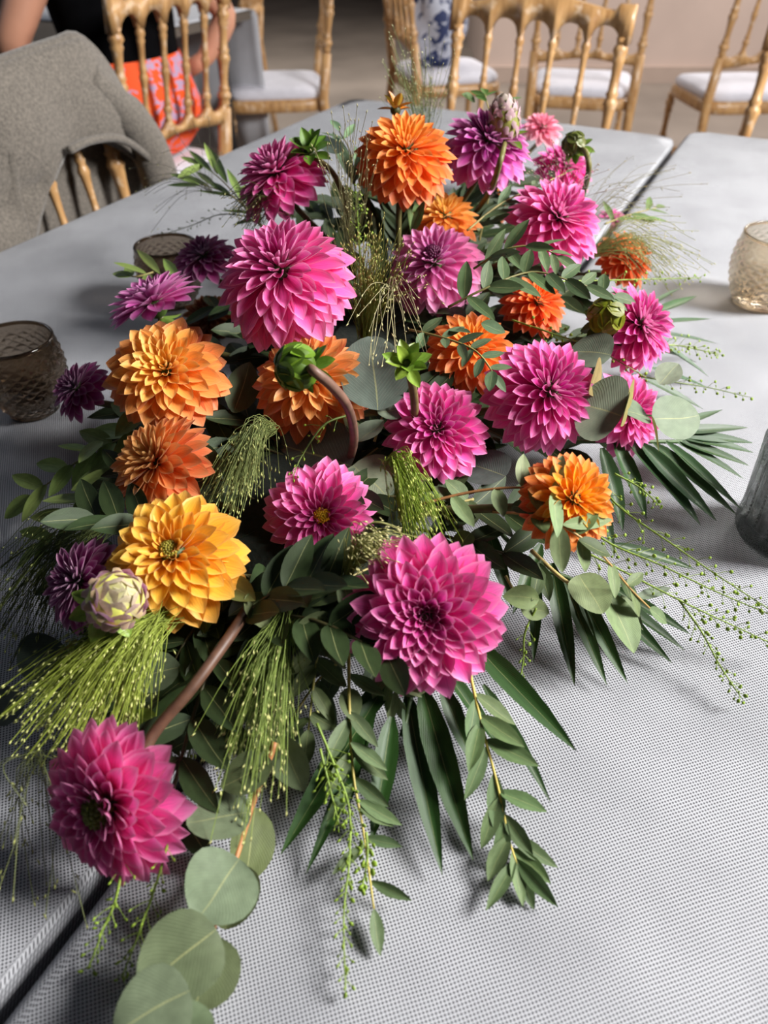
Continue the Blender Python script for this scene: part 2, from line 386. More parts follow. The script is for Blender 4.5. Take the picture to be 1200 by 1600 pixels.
# ------------------------------------------------------------------ chairs
TURN = [(.55,0),(.8,.03),(1.0,.06),(.75,.08),(1.15,.11),(1.25,.14),(.9,.17),(.7,.18),(1.0,.20),(.72,.22),(.66,.3),(.78,.4),(.95,.47),(1.15,.5),(.95,.53),(.75,.55),(1.0,.58),(.75,.6),(.68,.7),(.78,.8),(1.0,.84),(.78,.86),(1.15,.9),(1.0,.93),(.75,.95),(.9,1.0)]
def turned(b, p0, p1, r, n=8):
    d = p1-p0; L = d.length; M = Matrix.Translation(p0) @ d.to_track_quat('Z', 'Y').to_matrix().to_4x4()
    b.lathe([(r*a, L*z) for a, z in TURN], n, M)
def rail(zt, zb, hw, thick, y, nx=60):
    b = MB(); v = []
    for i in range(nx+1):
        x = -hw+2*hw*i/nx
        t, l = zt(x), zb(x)
        v += [Vector((x, y(t)-thick/2, t)), Vector((x, y(t)+thick/2, t)), Vector((x, y(l)+thick/2, l)), Vector((x, y(l)-thick/2, l))]
    f = []
    for i in range(nx):
        for j in range(4): f.append((i*4+j, i*4+(j+1) % 4, (i+1)*4+(j+1) % 4, (i+1)*4+j))
    f += [(3, 2, 1, 0), tuple(nx*4+j for j in range(4))]; b.add(v, f); return b
CH = {}
def chair_meshes():
    BW = .20; SZ = .44
    yb = lambda z: -.185-max(0, z-SZ)*.13-max(0, SZ-z)*.12
    xs = [-BW+2*BW*i/5 for i in range(6)]
    parts = []
    for s in (-1, 1):
        b = MB(); b.tube([Vector((s*BW, yb(0), 0)), Vector((s*BW, yb(.25), .25)), Vector((s*BW, yb(SZ), SZ)), Vector((s*BW, yb(.60), .60))], [.014, .017, .020, .018], 8)
        parts.append(('leg', b.mesh('rear_leg', M_WOOD), None))
        b = MB(); turned(b, Vector((s*BW, yb(.60), .60)), Vector((s*BW, yb(.865), .865)), .0155, 10)
        parts.append(('back_post', b.mesh('back_post', M_WOOD), None))
        b = MB(); turned(b, Vector((s*.185, .185, 0)), Vector((s*.185, .185, .40)), .017, 10); parts.append(('leg', b.mesh('front_leg', M_WOOD), None))
        b = MB(); b.tube([(s*.19, .185, .20), (s*BW, yb(.2), .20)], .009, 8); parts.append(('stretcher', b.mesh('stretcher', M_WOOD), None))
    b = MB(); b.tube([(-.19, .185, .17), (.19, .185, .17)], .009, 8); parts.append(('stretcher', b.mesh('stretcher', M_WOOD), None))
    for x in xs[1:-1]:
        b = MB(); turned(b, Vector((x, yb(.615), .615)), Vector((x, yb(.865), .865)), .0098, 8); parts.append(('spindle', b.mesh('spindle', M_WOOD), None))
    st = 2*BW/5
    def frac(x): return abs(((x+BW)/st) % 1-.5)*2           # 1 at posts, 0 between
    def arch(x):
        q = min(1, frac(x)*1.12); return math.sqrt(max(0, 1-q*q))
    top = rail(lambda x: .925+.012*math.cos(x/BW*math.pi)+(.014 if abs(x) > BW-.02 else 0), lambda x: .853+.034*arch(x) if abs(x) < BW else .853, BW+.018, .024, yb)
    parts.append(('top_rail', top.mesh('top_rail', M_WOOD), None))
    low = rail(lambda x: .628-.030*arch(x) if abs(x) < BW else .628, lambda x: .572+.010*math.cos(x/BW*math.pi), BW, .020, yb)
    parts.append(('lower_rail', low.mesh('lower_rail', M_WOOD), None))
    # seat frame and cushion (rounded outlines)
    def outline(k, z, bulge=0):
        o = []
        for i in range(32):
            a = 2*math.pi*i/32; c, s = math.cos(a), math.sin(a)
            x = math.copysign(abs(c)**.35, c)*.205*k*(1+.05*s); y = math.copysign(abs(s)**.35, s)*.195*k
            o.append(Vector((x, y, z)))
        return o
    def stack(rs):
        b = MB(); v = []
        for r in rs: v += r
        n = 32; f = [(i*n+j, i*n+(j+1) % n, (i+1)*n+(j+1) % n, (i+1)*n+j) for i in range(len(rs)-1) for j in range(n)]
        f += [tuple(range(n-1, -1, -1)), tuple((len(rs)-1)*n+j for j in range(n))]; b.add(v, f); return b
    parts.append(('seat_frame', stack([outline(.97, .395), outline(1.02, .40), outline(1.03, .43), outline(.97, .442)]).mesh('seat_frame', M_WOOD), None))
    parts.append(('seat_cushion', stack([outline(.94, .436), outline(.985, .447), outline(.985, .462), outline(.93, .475), outline(.7, .483), outline(.3, .486)]).mesh('seat_cushion', M_CUSH), None))
    return parts
CHP = chair_meshes()
def chair(pos, facing, label, sc=1.0):
    # pos = seat centre on the floor, facing = direction the sitter looks
    t = thing('spindle_back_chair', label, 'chair', (0, 0, 0), 'gilded spindle chairs')
    t.location = (pos.x, pos.y, 0); t.rotation_euler = (0, 0, math.atan2(facing.y, facing.x)-math.pi/2); t.scale = (sc, sc, 1)
    for nme, m, _ in CHP:
        o = bpy.data.objects.new(nme, m); COL.objects.link(o); o.parent = t
    return t
cA = NU(1.6+.21, 1.84); chair(cA, NV, 'golden spindle chair with the woman in the orange skirt sitting on it', 1.08)
cB = NU(1.14-.22, .93); chair(cB, -NV, 'golden spindle chair under the grey sweater at the table, left edge')
chair(Vector((-.45, 3.58, 0)), Vector((-1, -.12, 0)).normalized(), 'golden spindle chair with white seat, side on, right of the seated woman')
chair(Vector((-.86, 4.5, 0)), Vector((-1, .1, 0)).normalized(), 'golden spindle chair farthest back, behind the white seat right of the woman')
chair(Vector((.352, 2.085, 0))-UV_*.225, -UV_, 'golden spindle chair at the far table end, facing the flowers', 1.0)
chair(Vector((.83, 3.62, 0)), Vector((.22, 1, 0)).normalized(), 'golden spindle chair standing behind the far end chair, back towards the table')
chair(Vector((1.45, 3.55, 0)), Vector((-.10, 1, 0)).normalized(), 'golden spindle chair near the pinkish wall at right, back towards the table')
chair(Vector((1.0, 1.80, 0))-UV_*.19, -UV_, 'golden spindle chair at the far end of the right table, cut by the frame')
chair(Vector((.27, 3.85, 0)), Vector((.95, .25, 0)).normalized(), 'golden spindle chair side on, left of the far end chair, with patterned cloth')

# patterned cloth bundle on that chair
b = MB(); v = []
for i in range(15):
    z = .49+.44*i/14; r = .15*math.sin(math.pi*(.12+.80*i/14))**.5
    for j in range(24):
        a = 2*math.pi*j/24; q = 1+.12*math.sin(a*5+i*.5)+.05*math.sin(a*9-i)
        v.append(Vector((.22+r*q*math.cos(a)*.85, 3.85+r*q*math.sin(a)*.9, z)))
b.add(v, [(i*24+j, i*24+(j+1) % 24, (i+1)*24+(j+1) % 24, (i+1)*24+j) for i in range(14) for j in range(24)]+[tuple(range(23, -1, -1)), tuple(14*24+j for j in range(24))])
tag(ob('folded_garment', b.mesh('folded_garment', M_BLUEW)), 'blue and white patterned cloth bundled on the chair behind the top grass', 'garment')

# ------------------------------------------------------------------ neighbouring table with pale cloth behind the woman
def side_table():
    t = thing('dining_table', 'dining table with a hanging pale grey cloth in front of the seated woman', 'table', tuple(NU(2.4, 2.2)))
    M = Matrix(((UV_.x, NV.x, 0, 0), (UV_.y, NV.y, 0, 0), (0, 0, 1, 0), (0, 0, 0, 1))); M.translation = NU(1.98, 1.19)
    b = MB(); b.box((.8, .38, .73), (1.6, .76, .03), M); ob('tabletop', b.mesh('tabletop', M_TABLE, False), t)
    for a in (.1, 1.5):
        for q in (.08, .68):
            b = MB(); p = M @ Vector((a, q, 0)); b.tube([p, p+Vector((0, 0, .72))], .02, 8); ob('leg', b.mesh('leg', M_METAL), t)
    b = MB(); v = []; K = 24                                 # runner hanging over the far end
    for i, (a, z) in enumerate([(1.05, .748), (1.3, .748), (1.58, .748), (1.61, .742), (1.625, .72), (1.63, .55), (1.635, .38), (1.64, .22)]):
        for j in range(K+1):
            q = -.01+.78*j/K; wv = .012*math.sin(j*1.3)*(max(0, .74-z)/.5)
            v.append(M @ Vector((a+wv, q, z)))
    b.add(v, [(i*(K+1)+j, i*(K+1)+j+1, (i+1)*(K+1)+j+1, (i+1)*(K+1)+j) for i in range(7) for j in range(K)])
    o = ob('table_runner', b.mesh('table_runner', plain('pale_grey_cloth', (186, 188, 194), .85, .05, 20))); s = o.modifiers.new('s', 'SOLIDIFY'); s.thickness = .002
    tag(o, 'pale grey cloth hanging from the table end right of the seated woman', 'tablecloth')
    b = MB(); c = M @ Vector((.55, .16, .746)); b.lathe([(.06, 0), (.085, .004), (.115, .014), (.122, .018), (.118, .019), (.085, .008), (.03, .006)], 28, Matrix.Translation(c))
    tag(ob('plate', b.mesh('plate', plain('white_china', (226, 222, 214), .25, .02, 10))), 'white plate on the table beyond the seated woman', 'plate')
side_table()

# ------------------------------------------------------------------ grey sweater over chair B
def sweater():
    t = thing('grey_sweater', 'grey wool sweater draped over the near left chair back', 'sweater', tuple(NU(1.14, .93, .5)))
    # front sheet (towards the table), sampled over u; hem has an arch opening showing the spindles
    us = [.62+.60*i/60 for i in range(61)]
    def top(u): return .932-.010*math.sin((u-.6)*9)-(max(0, u-1.10)/.12)**1.6*.20
    def hem(u):
        if u < .88: return .45
        if u < 1.03:
            q = (u-.88)/.15; return .66+(.80-.66)*math.sin(q*math.pi/2)**.8
        if u < 1.21:
            q = (u-1.03)/.18; return .80-.125*q**1.7
        return .675
    def sheet(nb, hemf, bulge, sgn):
        v = []; uvs = []; K = 16
        for i, u in enumerate(us):
            zt, zb = top(u), min(hemf(u), top(u)-.012)
            for k in range(K+1):
                q = k/K; z = zt+(zb-zt)*q
                off = bulge*math.sin(min(1, q*2.2)*math.pi/2)+.010*noise.noise(Vector((u*9, z*9, sgn)))+.006*math.sin(u*34+z*9)*q
                fold = .012*math.exp(-((z-.74-.15*(u-.8))/.012)**2) if (sgn < 0 and u < .93) else 0
                v.append(NU(nb+sgn*(off-fold), u, z)); uvs.append((i/60, q))
        f = [(i*(K+1)+k, (i+1)*(K+1)+k, (i+1)*(K+1)+k+1, i*(K+1)+k+1) for i in range(60) for k in range(K)]
        return mesh('sheet', v, f, M_KNIT, uvs)
    a = ob('front_panel', sheet(1.135, hem, .022, -1), t); s = a.modifiers.new('s', 'SOLIDIFY'); s.thickness = .005
    a = ob('back_panel', sheet(1.155, lambda u: .40, .028, 1), t); s = a.modifiers.new('s', 'SOLIDIFY'); s.thickness = .005
    b = MB()
    for k in range(1): b.tube(curve([NU(1.145, u, top(u)-.006) for u in us[::4]], 3), .016, 8)
    ob('shoulder_fold', b.mesh('shoulder_fold', M_KNIT), t)
    # sleeve hanging at the right end
    b = MB(); b.tube(curve([NU(1.13, 1.09, .885), NU(1.115, 1.15, .82), NU(1.10, 1.185, .74), NU(1.09, 1.19, .63), NU(1.085, 1.185, .52)], 6), [.030]*6+[.036]*12+[.034]*7, 12)
    ob('sleeve', b.mesh('sleeve', M_KNIT), t)
    b = MB(); b.tube(curve([NU(1.09, .98, .80), NU(1.085, 1.03, .805), NU(1.082, 1.10, .79), NU(1.085, 1.17, .735)], 6), .007, 8)
    ob('ribbed_hem', b.mesh('ribbed_hem', M_KNIT), t)
sweater()

# ------------------------------------------------------------------ seated woman
def woman():
    pos = cA; F = NV; X = UV_
    def W(x, y, z): return pos+X*(x+.05)+F*y+Vector((0, 0, z))
    t = thing('person', 'woman seated with her back to us, black top and orange floral skirt', 'person', tuple(W(0, 0, .47)))
    V = []; E_ = []; R = []
    def node(p, r, par=None):
        V.append(p); R.append(r)
        if par is not None: E_.append((par, len(V)-1))
        return len(V)-1
    pel = node(W(0, -.02, .58), .14); wa = node(W(0, -.02, .72), .115, pel); chs = node(W(0, 0, .90), .125, wa); nb = node(W(0, .01, 1.07), .075, chs); nk = node(W(0, .03, 1.15), .048, nb)
    hd = node(W(0, .05, 1.22), .075, nk); hd2 = node(W(0, .055, 1.31), .082, hd); node(W(0, .05, 1.38), .055, hd2)
    for s, el, wr, ha in ((-1, (-.30, .08, .80), (-.16, .27, .775), (-.08, .34, .77)), (1, (.335, -.15, .815), (.25, -.10, .70), (.19, -.03, .67))):
        sh = node(W(s*.165, 0, 1.04), .058, nb); m = node((W(s*.165, 0, 1.04)+W(*el))/2, .052, sh); e = node(W(*el), .042, m); fm = node((W(*el)*.6+W(*wr)*.4), .042, e); wi = node(W(*wr), .026, fm)
        p = node(W(*ha), .030, wi); d = (W(*ha)-W(*wr)).normalized(); side = d.cross(UP).normalized()
        for k in range(4):
            fr = node(W(*ha)+d*.035+side*(k-1.5)*.019, .0085, p); node(W(*ha)+d*(.075-.006*abs(k-1.3))+side*(k-1.5)*.021-UP*.018, .007, fr)
        th_ = node(W(*wr)+d*.045+side*s*-.035, .010, p); node(W(*wr)+d*.085+side*s*-.05-UP*.008, .008, th_)
        hp = node(W(s*.10, .05, .555), .10, pel); kn = node(W(s*.11, .43, .52), .062, hp); cf = node(W(s*.11, .44, .35), .056, kn); an = node(W(s*.11, .42, .09), .036, cf); fo = node(W(s*.11, .50, .045), .034, an); node(W(s*.11, .58, .03), .025, fo)
    me = bpy.data.meshes.new('body'); me.from_pydata(V, E_, []); o = ob('body', me, t)
    sk = o.modifiers.new('skin', 'SKIN'); sk.use_smooth_shade = True
    for i, r in enumerate(R): me.skin_vertices[0].data[i].radius = (r, r)
    me.skin_vertices[0].data[0].use_root = True
    ss = o.modifiers.new('sub', 'SUBSURF'); ss.levels = 1; ss.render_levels = 1
    me.materials.append(M_SKIN)
    def loft(rings, name, mat):
        v = []; n = 28
        for (x, y, z, rx, ry) in rings:
            for j in range(n):
                a = 2*math.pi*j/n; q = 1+.02*math.sin(a*6+z*20); v.append(W(x+rx*q*math.cos(a), y+ry*q*math.sin(a), z))
        f = [(i*n+j, i*n+(j+1) % n, (i+1)*n+(j+1) % n, (i+1)*n+j) for i in range(len(rings)-1) for j in range(n)]
        return ob(name, mesh(name, v, f, mat), t)
    loft([(0, -.03, .665, .175, .135), (0, -.03, .70, .185, .14), (0, -.02, .76, .175, .135), (0, -.01, .86, .185, .14), (0, 0, .97, .20, .14), (0, 0, 1.04, .205, .12), (0, .01, 1.09, .15, .10), (0, .02, 1.11, .08, .08)], 'black_top', M_BLACK)
    loft([(0, -.03, .755, .172, .13), (0, -.03, .70, .19, .145), (0, -.03, .62, .222, .155), (0, -.02, .54, .232, .150), (0, .01, .493, .225, .135)], 'skirt', M_SKIRT)
    loft([(0, .02, .63, .20, .12), (0, .05, .60, .215, .16), (0, .2, .55, .21, .10), (0, .36, .53, .20, .09), (0, .46, .50, .19, .085), (0, .47, .38, .19, .08), (0, .47, .30, .20, .085)], 'skirt_lap', M_SKIRT)
    b = MB(); b.ball(W(0, .035, 1.315), .098, 1.15, 18, 12); b.ball(W(0, -.03, 1.22), .07, 1.2, 14, 10); ob('hair', b.mesh('hair', M_HAIR), t)
    b = MB(); b.seed(W(0, .145, 1.285), Vector((0, 0, 1)), .05, .014); ob('nose', b.mesh('nose', M_SKIN), t)
    meye = plain('eye', (40, 30, 26), .2)
    for q in (-.032, .032): b = MB(); b.ball(W(q, .128, 1.31), .011, 1, 8, 6); ob('eye', b.mesh('eye', meye), t)
    b = MB(); b.tube([W(-.022, .128, 1.245), W(0, .135, 1.243), W(.022, .128, 1.245)], .006, 6); ob('mouth', b.mesh('mouth', plain('lips', (170, 92, 86), .5)), t)
woman()

# ------------------------------------------------------------------ glasses
def quilt_glass(c, H, r0, r1, r2, label, mat, nd=40, rows=16, amp=.0011):
    # r0 foot, r1 belly, r2 rim
    t = thing('votive_glass', label, 'glass', tuple(c)); n = nd*4; k = rows*4
    def rad(q): return r0+(r1-r0)*math.sin(min(1, q/.62)*math.pi/2)+(r2-r1)*max(0, (q-.55)/.45)**1.6
    v = []; f = []
    for i in range(k+1):
        q = i/k; z = .004+(H-.004)*q
        for j in range(n):
            a = 2*math.pi*j/n; A = a*nd/(2*math.pi); B = q*rows
            d1 = abs(((A+B) % 2)-1); d2 = abs(((A-B) % 2)-1)
            h = (1-max(d1, d2)) if False else min(d1, d2)
            fade = min(1, q*8)*min(1, max(0, (.93-q)*10))
            r = rad(q)+amp*(h*1.6-.4)*fade; v.append(c+Vector((r*math.cos(a), r*math.sin(a), z)))
    for i in range(k):
        for j in range(n): f.append((i*n+j, i*n+(j+1) % n, (i+1)*n+(j+1) % n, (i+1)*n+j))
    base = len(v)
    inner = [(H, .0025), (H*.7, .0035), (H*.35, .004), (.016, .005)]
    for z, th in inner:
        for j in range(n):
            a = 2*math.pi*j/n; r = (rad((z-.004)/(H-.004))-th); v.append(c+Vector((r*math.cos(a), r*math.sin(a), z)))
    for i in range(3):
        for j in range(n): f.append((base+i*n+j, base+i*n+(j+1) % n, base+(i+1)*n+(j+1) % n, base+(i+1)*n+j))
    for j in range(n): f.append((k*n+j, k*n+(j+1) % n, base+(j+1) % n, base+j))
    f.append(tuple(base+3*n+j for j in range(n))); f.append(tuple(range(n-1, -1, -1)))
    ob('bowl', mesh('bowl', v, f, mat, None, False), t)
    b = MB(); b.tube([c+Vector(((r2-.0012)*math.cos(2*math.pi*j/48), (r2-.0012)*math.sin(2*math.pi*j/48), H)) for j in range(49)], .0019, 8, False)
    ob('rim', b.mesh('rim', mat), t)
    b = MB(); b.lathe([(r0*.9, 0.0005), (r0*1.0, .002), (r0*.98, .005), (r0*.6, .006)], 36, Matrix.Translation(c)); ob('foot', b.mesh('foot', mat), t)
quilt_glass(P(55, 640, -.006), .078, .025, .042, .038, 'smoked brown diamond glass at the left edge beside the flowers', M_SMOKE)
quilt_glass(P(275, 474, -.006), .074, .024, .040, .037, 'smoked diamond glass half hidden behind the purple flower at left', M_SMOKE)
quilt_glass(P(1186, 473), .085, .034, .047, .042, 'amber diamond glass on the bright cloth at upper right', M_AMBER)
def ribbed_glass(c):
    t = thing('ribbed_tumbler', 'grey ribbed tumbler with beaded lines at the right edge', 'glass', tuple(c)); n = 120; H = .098; v = []; f = []
    prof = [(.0, .036), (.006, .040), (.012, .0405), (.018, .038), (.03, .0375), (.07, .0385), (.090, .0395), (H, .040)]
    for z, r in prof:
        for j in range(n):
            a = 2*math.pi*j/n; fl = .0030*abs(math.sin(a*10)) if z > .014 and z < H-.004 else (.0012*abs(math.sin(a*20)) if z <= .014 else .0006)
            v.append(c+Vector(((r+fl)*math.cos(a), (r+fl)*math.sin(a), z)))
    k = len(prof)
    for i in range(k-1):
        for j in range(n): f.append((i*n+j, i*n+(j+1) % n, (i+1)*n+(j+1) % n, (i+1)*n+j))
    base = len(v)
    for z, r in [(H, .0365), (.05, .0345), (.014, .033)]:
        for j in range(n): a = 2*math.pi*j/n; v.append(c+Vector((r*math.cos(a), r*math.sin(a), z)))
    for i in range(2):
        for j in range(n): f.append((base+i*n+j, base+i*n+(j+1) % n, base+(i+1)*n+(j+1) % n, base+(i+1)*n+j))
    for j in range(n): f.append(((k-1)*n+j, (k-1)*n+(j+1) % n, base+(j+1) % n, base+j))
    f.append(tuple(base+2*n+j for j in range(n))); f.append(tuple(range(n-1, -1, -1)))
    ob('bowl', mesh('bowl', v, f, M_GREYG), t)
    for s in range(20):
        a = math.pi*s/10; b = MB()
        for q in range(20):
            z = .022+q*.0036; r = .0378+.0012*(z/.09); b.ball(c+Vector((r*math.cos(a), r*math.sin(a), z)), .0012, 1, 5, 4)
        o = ob('bead_row', b.mesh('bead_row', M_GREYG), t); o['kind'] = 'stuff'
    b = MB(); b.tube([c+Vector((.0385*math.cos(2*math.pi*j/60), .0385*math.sin(2*math.pi*j/60), H)) for j in range(61)], .0022, 8, False); ob('rim', b.mesh('rim', M_GREYG), t)
ribbed_glass(P(1228, 838))
#@@PLANTS
# ------------------------------------------------------------------ petal, leaf and blade meshes (shared by all copies)
PW = [(0, .16), (.2, .29), (.42, .45), (.62, .50), (.80, .40), (.92, .20), (1, .012)]
def petal_mesh(cup, recurve, blunt, var):
    rr = random.Random(var*31+int(cup*100)); v = []; uv = []
    sk = rr.uniform(-.05, .05); nu = 4
    for q, wd in PW:
        if blunt and q > .9: wd = wd*1.5+.02
        c = cup*(1.0-.25*q) if q < .9 else cup*.7
        for k in range(nu+1):
            s = -1+2*k/nu; a = s*c
            x = wd*math.sin(a)/c; z = wd*(1-math.cos(a))/c
            v.append(Vector((x+sk*q*q, q, z*1.0-recurve*q*q+.03*math.sin(q*5+var)*abs(s)))); uv.append((k/nu, q))
    f = [(i*(nu+1)+k, i*(nu+1)+k+1, (i+1)*(nu+1)+k+1, (i+1)*(nu+1)+k) for i in range(len(PW)-1) for k in range(nu)]
    return mesh('petal', v, f, None, uv)
PET = {}
for mname, mm in (('pink', M_PINK), ('orange', M_ORANGE)):
    for ri, (cup, rec) in enumerate(((1.75, -.10), (1.45, -.06), (1.15, .02), (.95, .08), (.8, .16))):
        for vr in range(3):
            m = petal_mesh(cup, rec+.05*(vr-1), False, vr); m.materials.append(mm); PET[(mname, ri, vr)] = m
def flat_leaf(prof, bend, fold, mat, var=0, name='leaf'):
    v = []; uv = []; nu = 4
    for q, wd in prof:
        for k in range(nu+1):
            s = -1+2*k/nu
            v.append(Vector((wd*s+.04*math.sin(q*4+var)*q, q, fold*abs(s)*wd-bend*q*q+.015*math.sin(q*7+var*2+s)))); uv.append((k/nu, q))
    f = [(i*(nu+1)+k, i*(nu+1)+k+1, (i+1)*(nu+1)+k+1, (i+1)*(nu+1)+k) for i in range(len(prof)-1) for k in range(nu)]
    return mesh(name, v, f, mat, uv)
LANCE = [(0, .05), (.12, .26), (.3, .44), (.5, .5), (.7, .40), (.88, .20), (1, .01)]
OVAL = [(0, .06), (.06, .22), (.16, .38), (.3, .48), (.46, .51), (.62, .465), (.76, .36), (.88, .22), (.96, .09), (1, .01)]
ROUND = [(0, .10), (.04, .27), (.11, .40), (.21, .485), (.34, .52), (.48, .52), (.62, .485), (.75, .41), (.86, .31), (.95, .18), (1, .05)]
BLADE = [(0, .12), (.12, .36), (.3, .5), (.5, .48), (.7, .36), (.88, .17), (1, .005)]
LEAF = {}
for k, pr, fd in (('lance', LANCE, .35), ('oval', OVAL, .25), ('round', ROUND, .15)):
    LEAF[k] = [flat_leaf(pr, bd, fd, M_EUC, vr) for vr, bd in enumerate((.05, .14, -.06))]
LEAF['blade'] = [flat_leaf(BLADE, bd, .5, M_PALM, vr, 'leaflet') for vr, bd in enumerate((.02, .07, .12))]
LEAF['sepal'] = [flat_leaf(OVAL, bd, .5, M_SEPAL, vr, 'sepal') for vr, bd in enumerate((.1, .3, -.15))]

def vary(c, r, a=.12):
    k = 1+r.uniform(-a, a); return tuple(max(0, min(1, x*k*(1+r.uniform(-a*.4, a*.4)))) for x in c[:3])+(1,)
def lerp(a, b, t): return tuple(x+(y-x)*t for x, y in zip(a, b))

FOAM_C = P(505, 780, .0); FOAM_C.z = TABZ
FDIR = Vector((.24, .97, 0)).normalized()
def foam_point(p):
    d = p-FOAM_C; s = max(-.17, min(.40, d.dot(FDIR))); return FOAM_C+FDIR*s+Vector((0, 0, .055))

# ------------------------------------------------------------------ dahlias
def dahlia(px, py, size, D, axis, pal, label, mat='pink', n=100, open_=100, disc=None, disc_r=.10, seed=1, ball=.75, wmax=.42, stem=None, group='dahlias in the centrepiece'):
    r = random.Random(seed*97+int(px)); Rr = D/2
    ax = cdir(*axis); an = Vector(axis).normalized(); dd_ = D*FPX/size; Rr *= 1.05; c = PD(px, py, dd_)-CAMB*Rr*.2+(CAMR*an.x+CAMU*an.y)*Rr*(.42 if ball > .65 else .25)
    t = thing('dahlia', label, 'flower', tuple(c), group)
    Q = ax.to_track_quat('Z', 'Y').to_matrix().to_4x4(); Q = Matrix.Translation(c) @ Q @ Matrix.Rotation(r.uniform(0, 6.28), 4, 'Z')
    n = int(n*1.22); ppm = FPX/dd_                       # pixels per metre here
    pmx = math.radians(open_); pm0 = math.radians(6 if not disc else 13)
    inner = MB(); iuv = []; icol = None
    cin, cmid, cout = [lin(x) for x in pal]
    for i in range(n):
        tt = (i+.5)/n
        phi = pm0+(pmx-pm0)*tt**.60+math.radians(r.uniform(-4.5, 4.5)); al = i*2.399963+r.uniform(-.11, .11)
        rt = Rr*((ball*.62)+(1.0-ball*.62)*min(1, tt*1.25)**.75)*(1+r.uniform(-.06, .06))
        dr = Vector((math.sin(phi)*math.cos(al), math.sin(phi)*math.sin(al), math.cos(phi)))
        pb = phi*.82; db = Vector((math.sin(pb)*math.cos(al), math.sin(pb)*math.sin(al), math.cos(pb)))
        base = db*Rr*.20; tip = dr*rt; y = tip-base; L = y.length
        nz = -Vector((math.cos(phi)*math.cos(al), math.cos(phi)*math.sin(al), -math.sin(phi)))
        nz = (nz+Vector((r.uniform(-.2, .2), r.uniform(-.2, .2), r.uniform(-.2, .2)))).normalized()
        wd = Rr*(.115+(wmax*.90-.115)*min(1, tt*1.1)**.8)*(1+r.uniform(-.08, .08))
        M = Q @ frame(y, nz, base, wd, L, wd)
        ring = min(4, int(tt**.8*5)); me = PET[(mat, ring, r.randrange(3))]
        col = lerp(cin, cmid, min(1, tt*2)) if tt < .5 else lerp(cmid, cout, (tt-.5)*2)
        if wd*ppm < 10.5 or tt < .06:
            vs = [M @ p.co for p in me.vertices]; n0 = len(inner.v); inner.add(vs, [tuple(p.vertices) for p in me.polygons]); icol = icol or col
            iuv += [None]*len(vs)
            uvl = me.uv_layers[0].data
            for p in me.polygons:
                for li, vi in zip(p.loop_indices, p.vertices): iuv[n0+vi] = tuple(uvl[li].uv)
        else: ob('petal', me, t, M, vary(col, r, .10))
    if inner.v:
        m = mesh('inner_petals', inner.v, inner.f, M_PINK if mat == 'pink' else M_ORANGE, iuv); ob('inner_petals', m, t, None, icol, 'stuff')
    if disc:
        b = MB(); rd = Rr*disc_r*2
        for k in range(46):
            a = k*2.4; q = math.sqrt((k+.5)/46)
            b.ball(Q @ Vector((rd*q*math.cos(a), rd*q*math.sin(a), Rr*(ball*.62)*.72+rd*.5*(1-q*q))), rd*.20, 1.5, 5, 4, ax)
        ob('disc', b.mesh('disc', M_POD), t, None, lin(disc), 'stuff')
    b = MB(); b.ball(c, Rr*.25, 1, 10, 6, ax); ob('receptacle', b.mesh('receptacle', M_STEM), t, None, lin((70, 92, 40)))
    for k in range(5):
        a = k*1.2566; d = Q.to_3x3() @ Vector((math.cos(a), math.sin(a), -.55)); z = Q.to_3x3() @ Vector((math.cos(a)*.5, math.sin(a)*.5, 1))
        ob('sepal', LEAF['sepal'][k % 3], t, frame(d, -z, c-ax*Rr*.22, Rr*.22, Rr*.42, Rr*.2), lin((84, 112, 48)))
    e = foam_point(c); mid = (c-ax*Rr*.9+e)/2; mid.z = max(mid.z, TABZ+.02)
    if stem:
        b = MB(); b.tube(curve([c-ax*Rr*.2]+[P(*q) for q in stem], 6), .0034, 9); ob('stem', b.mesh('stem', M_STEM), t, None, lin((92, 64, 50)), label='bare brown stem')
    else:
        b = MB(); b.tube(curve([c-ax*Rr*.2, c-ax*Rr*.75, mid, e], 4), .0032, 7); ob('stem', b.mesh('stem', M_STEM), t, None, lin((88, 84, 46)))
    FLC.append((c, ax, Rr))
    return t

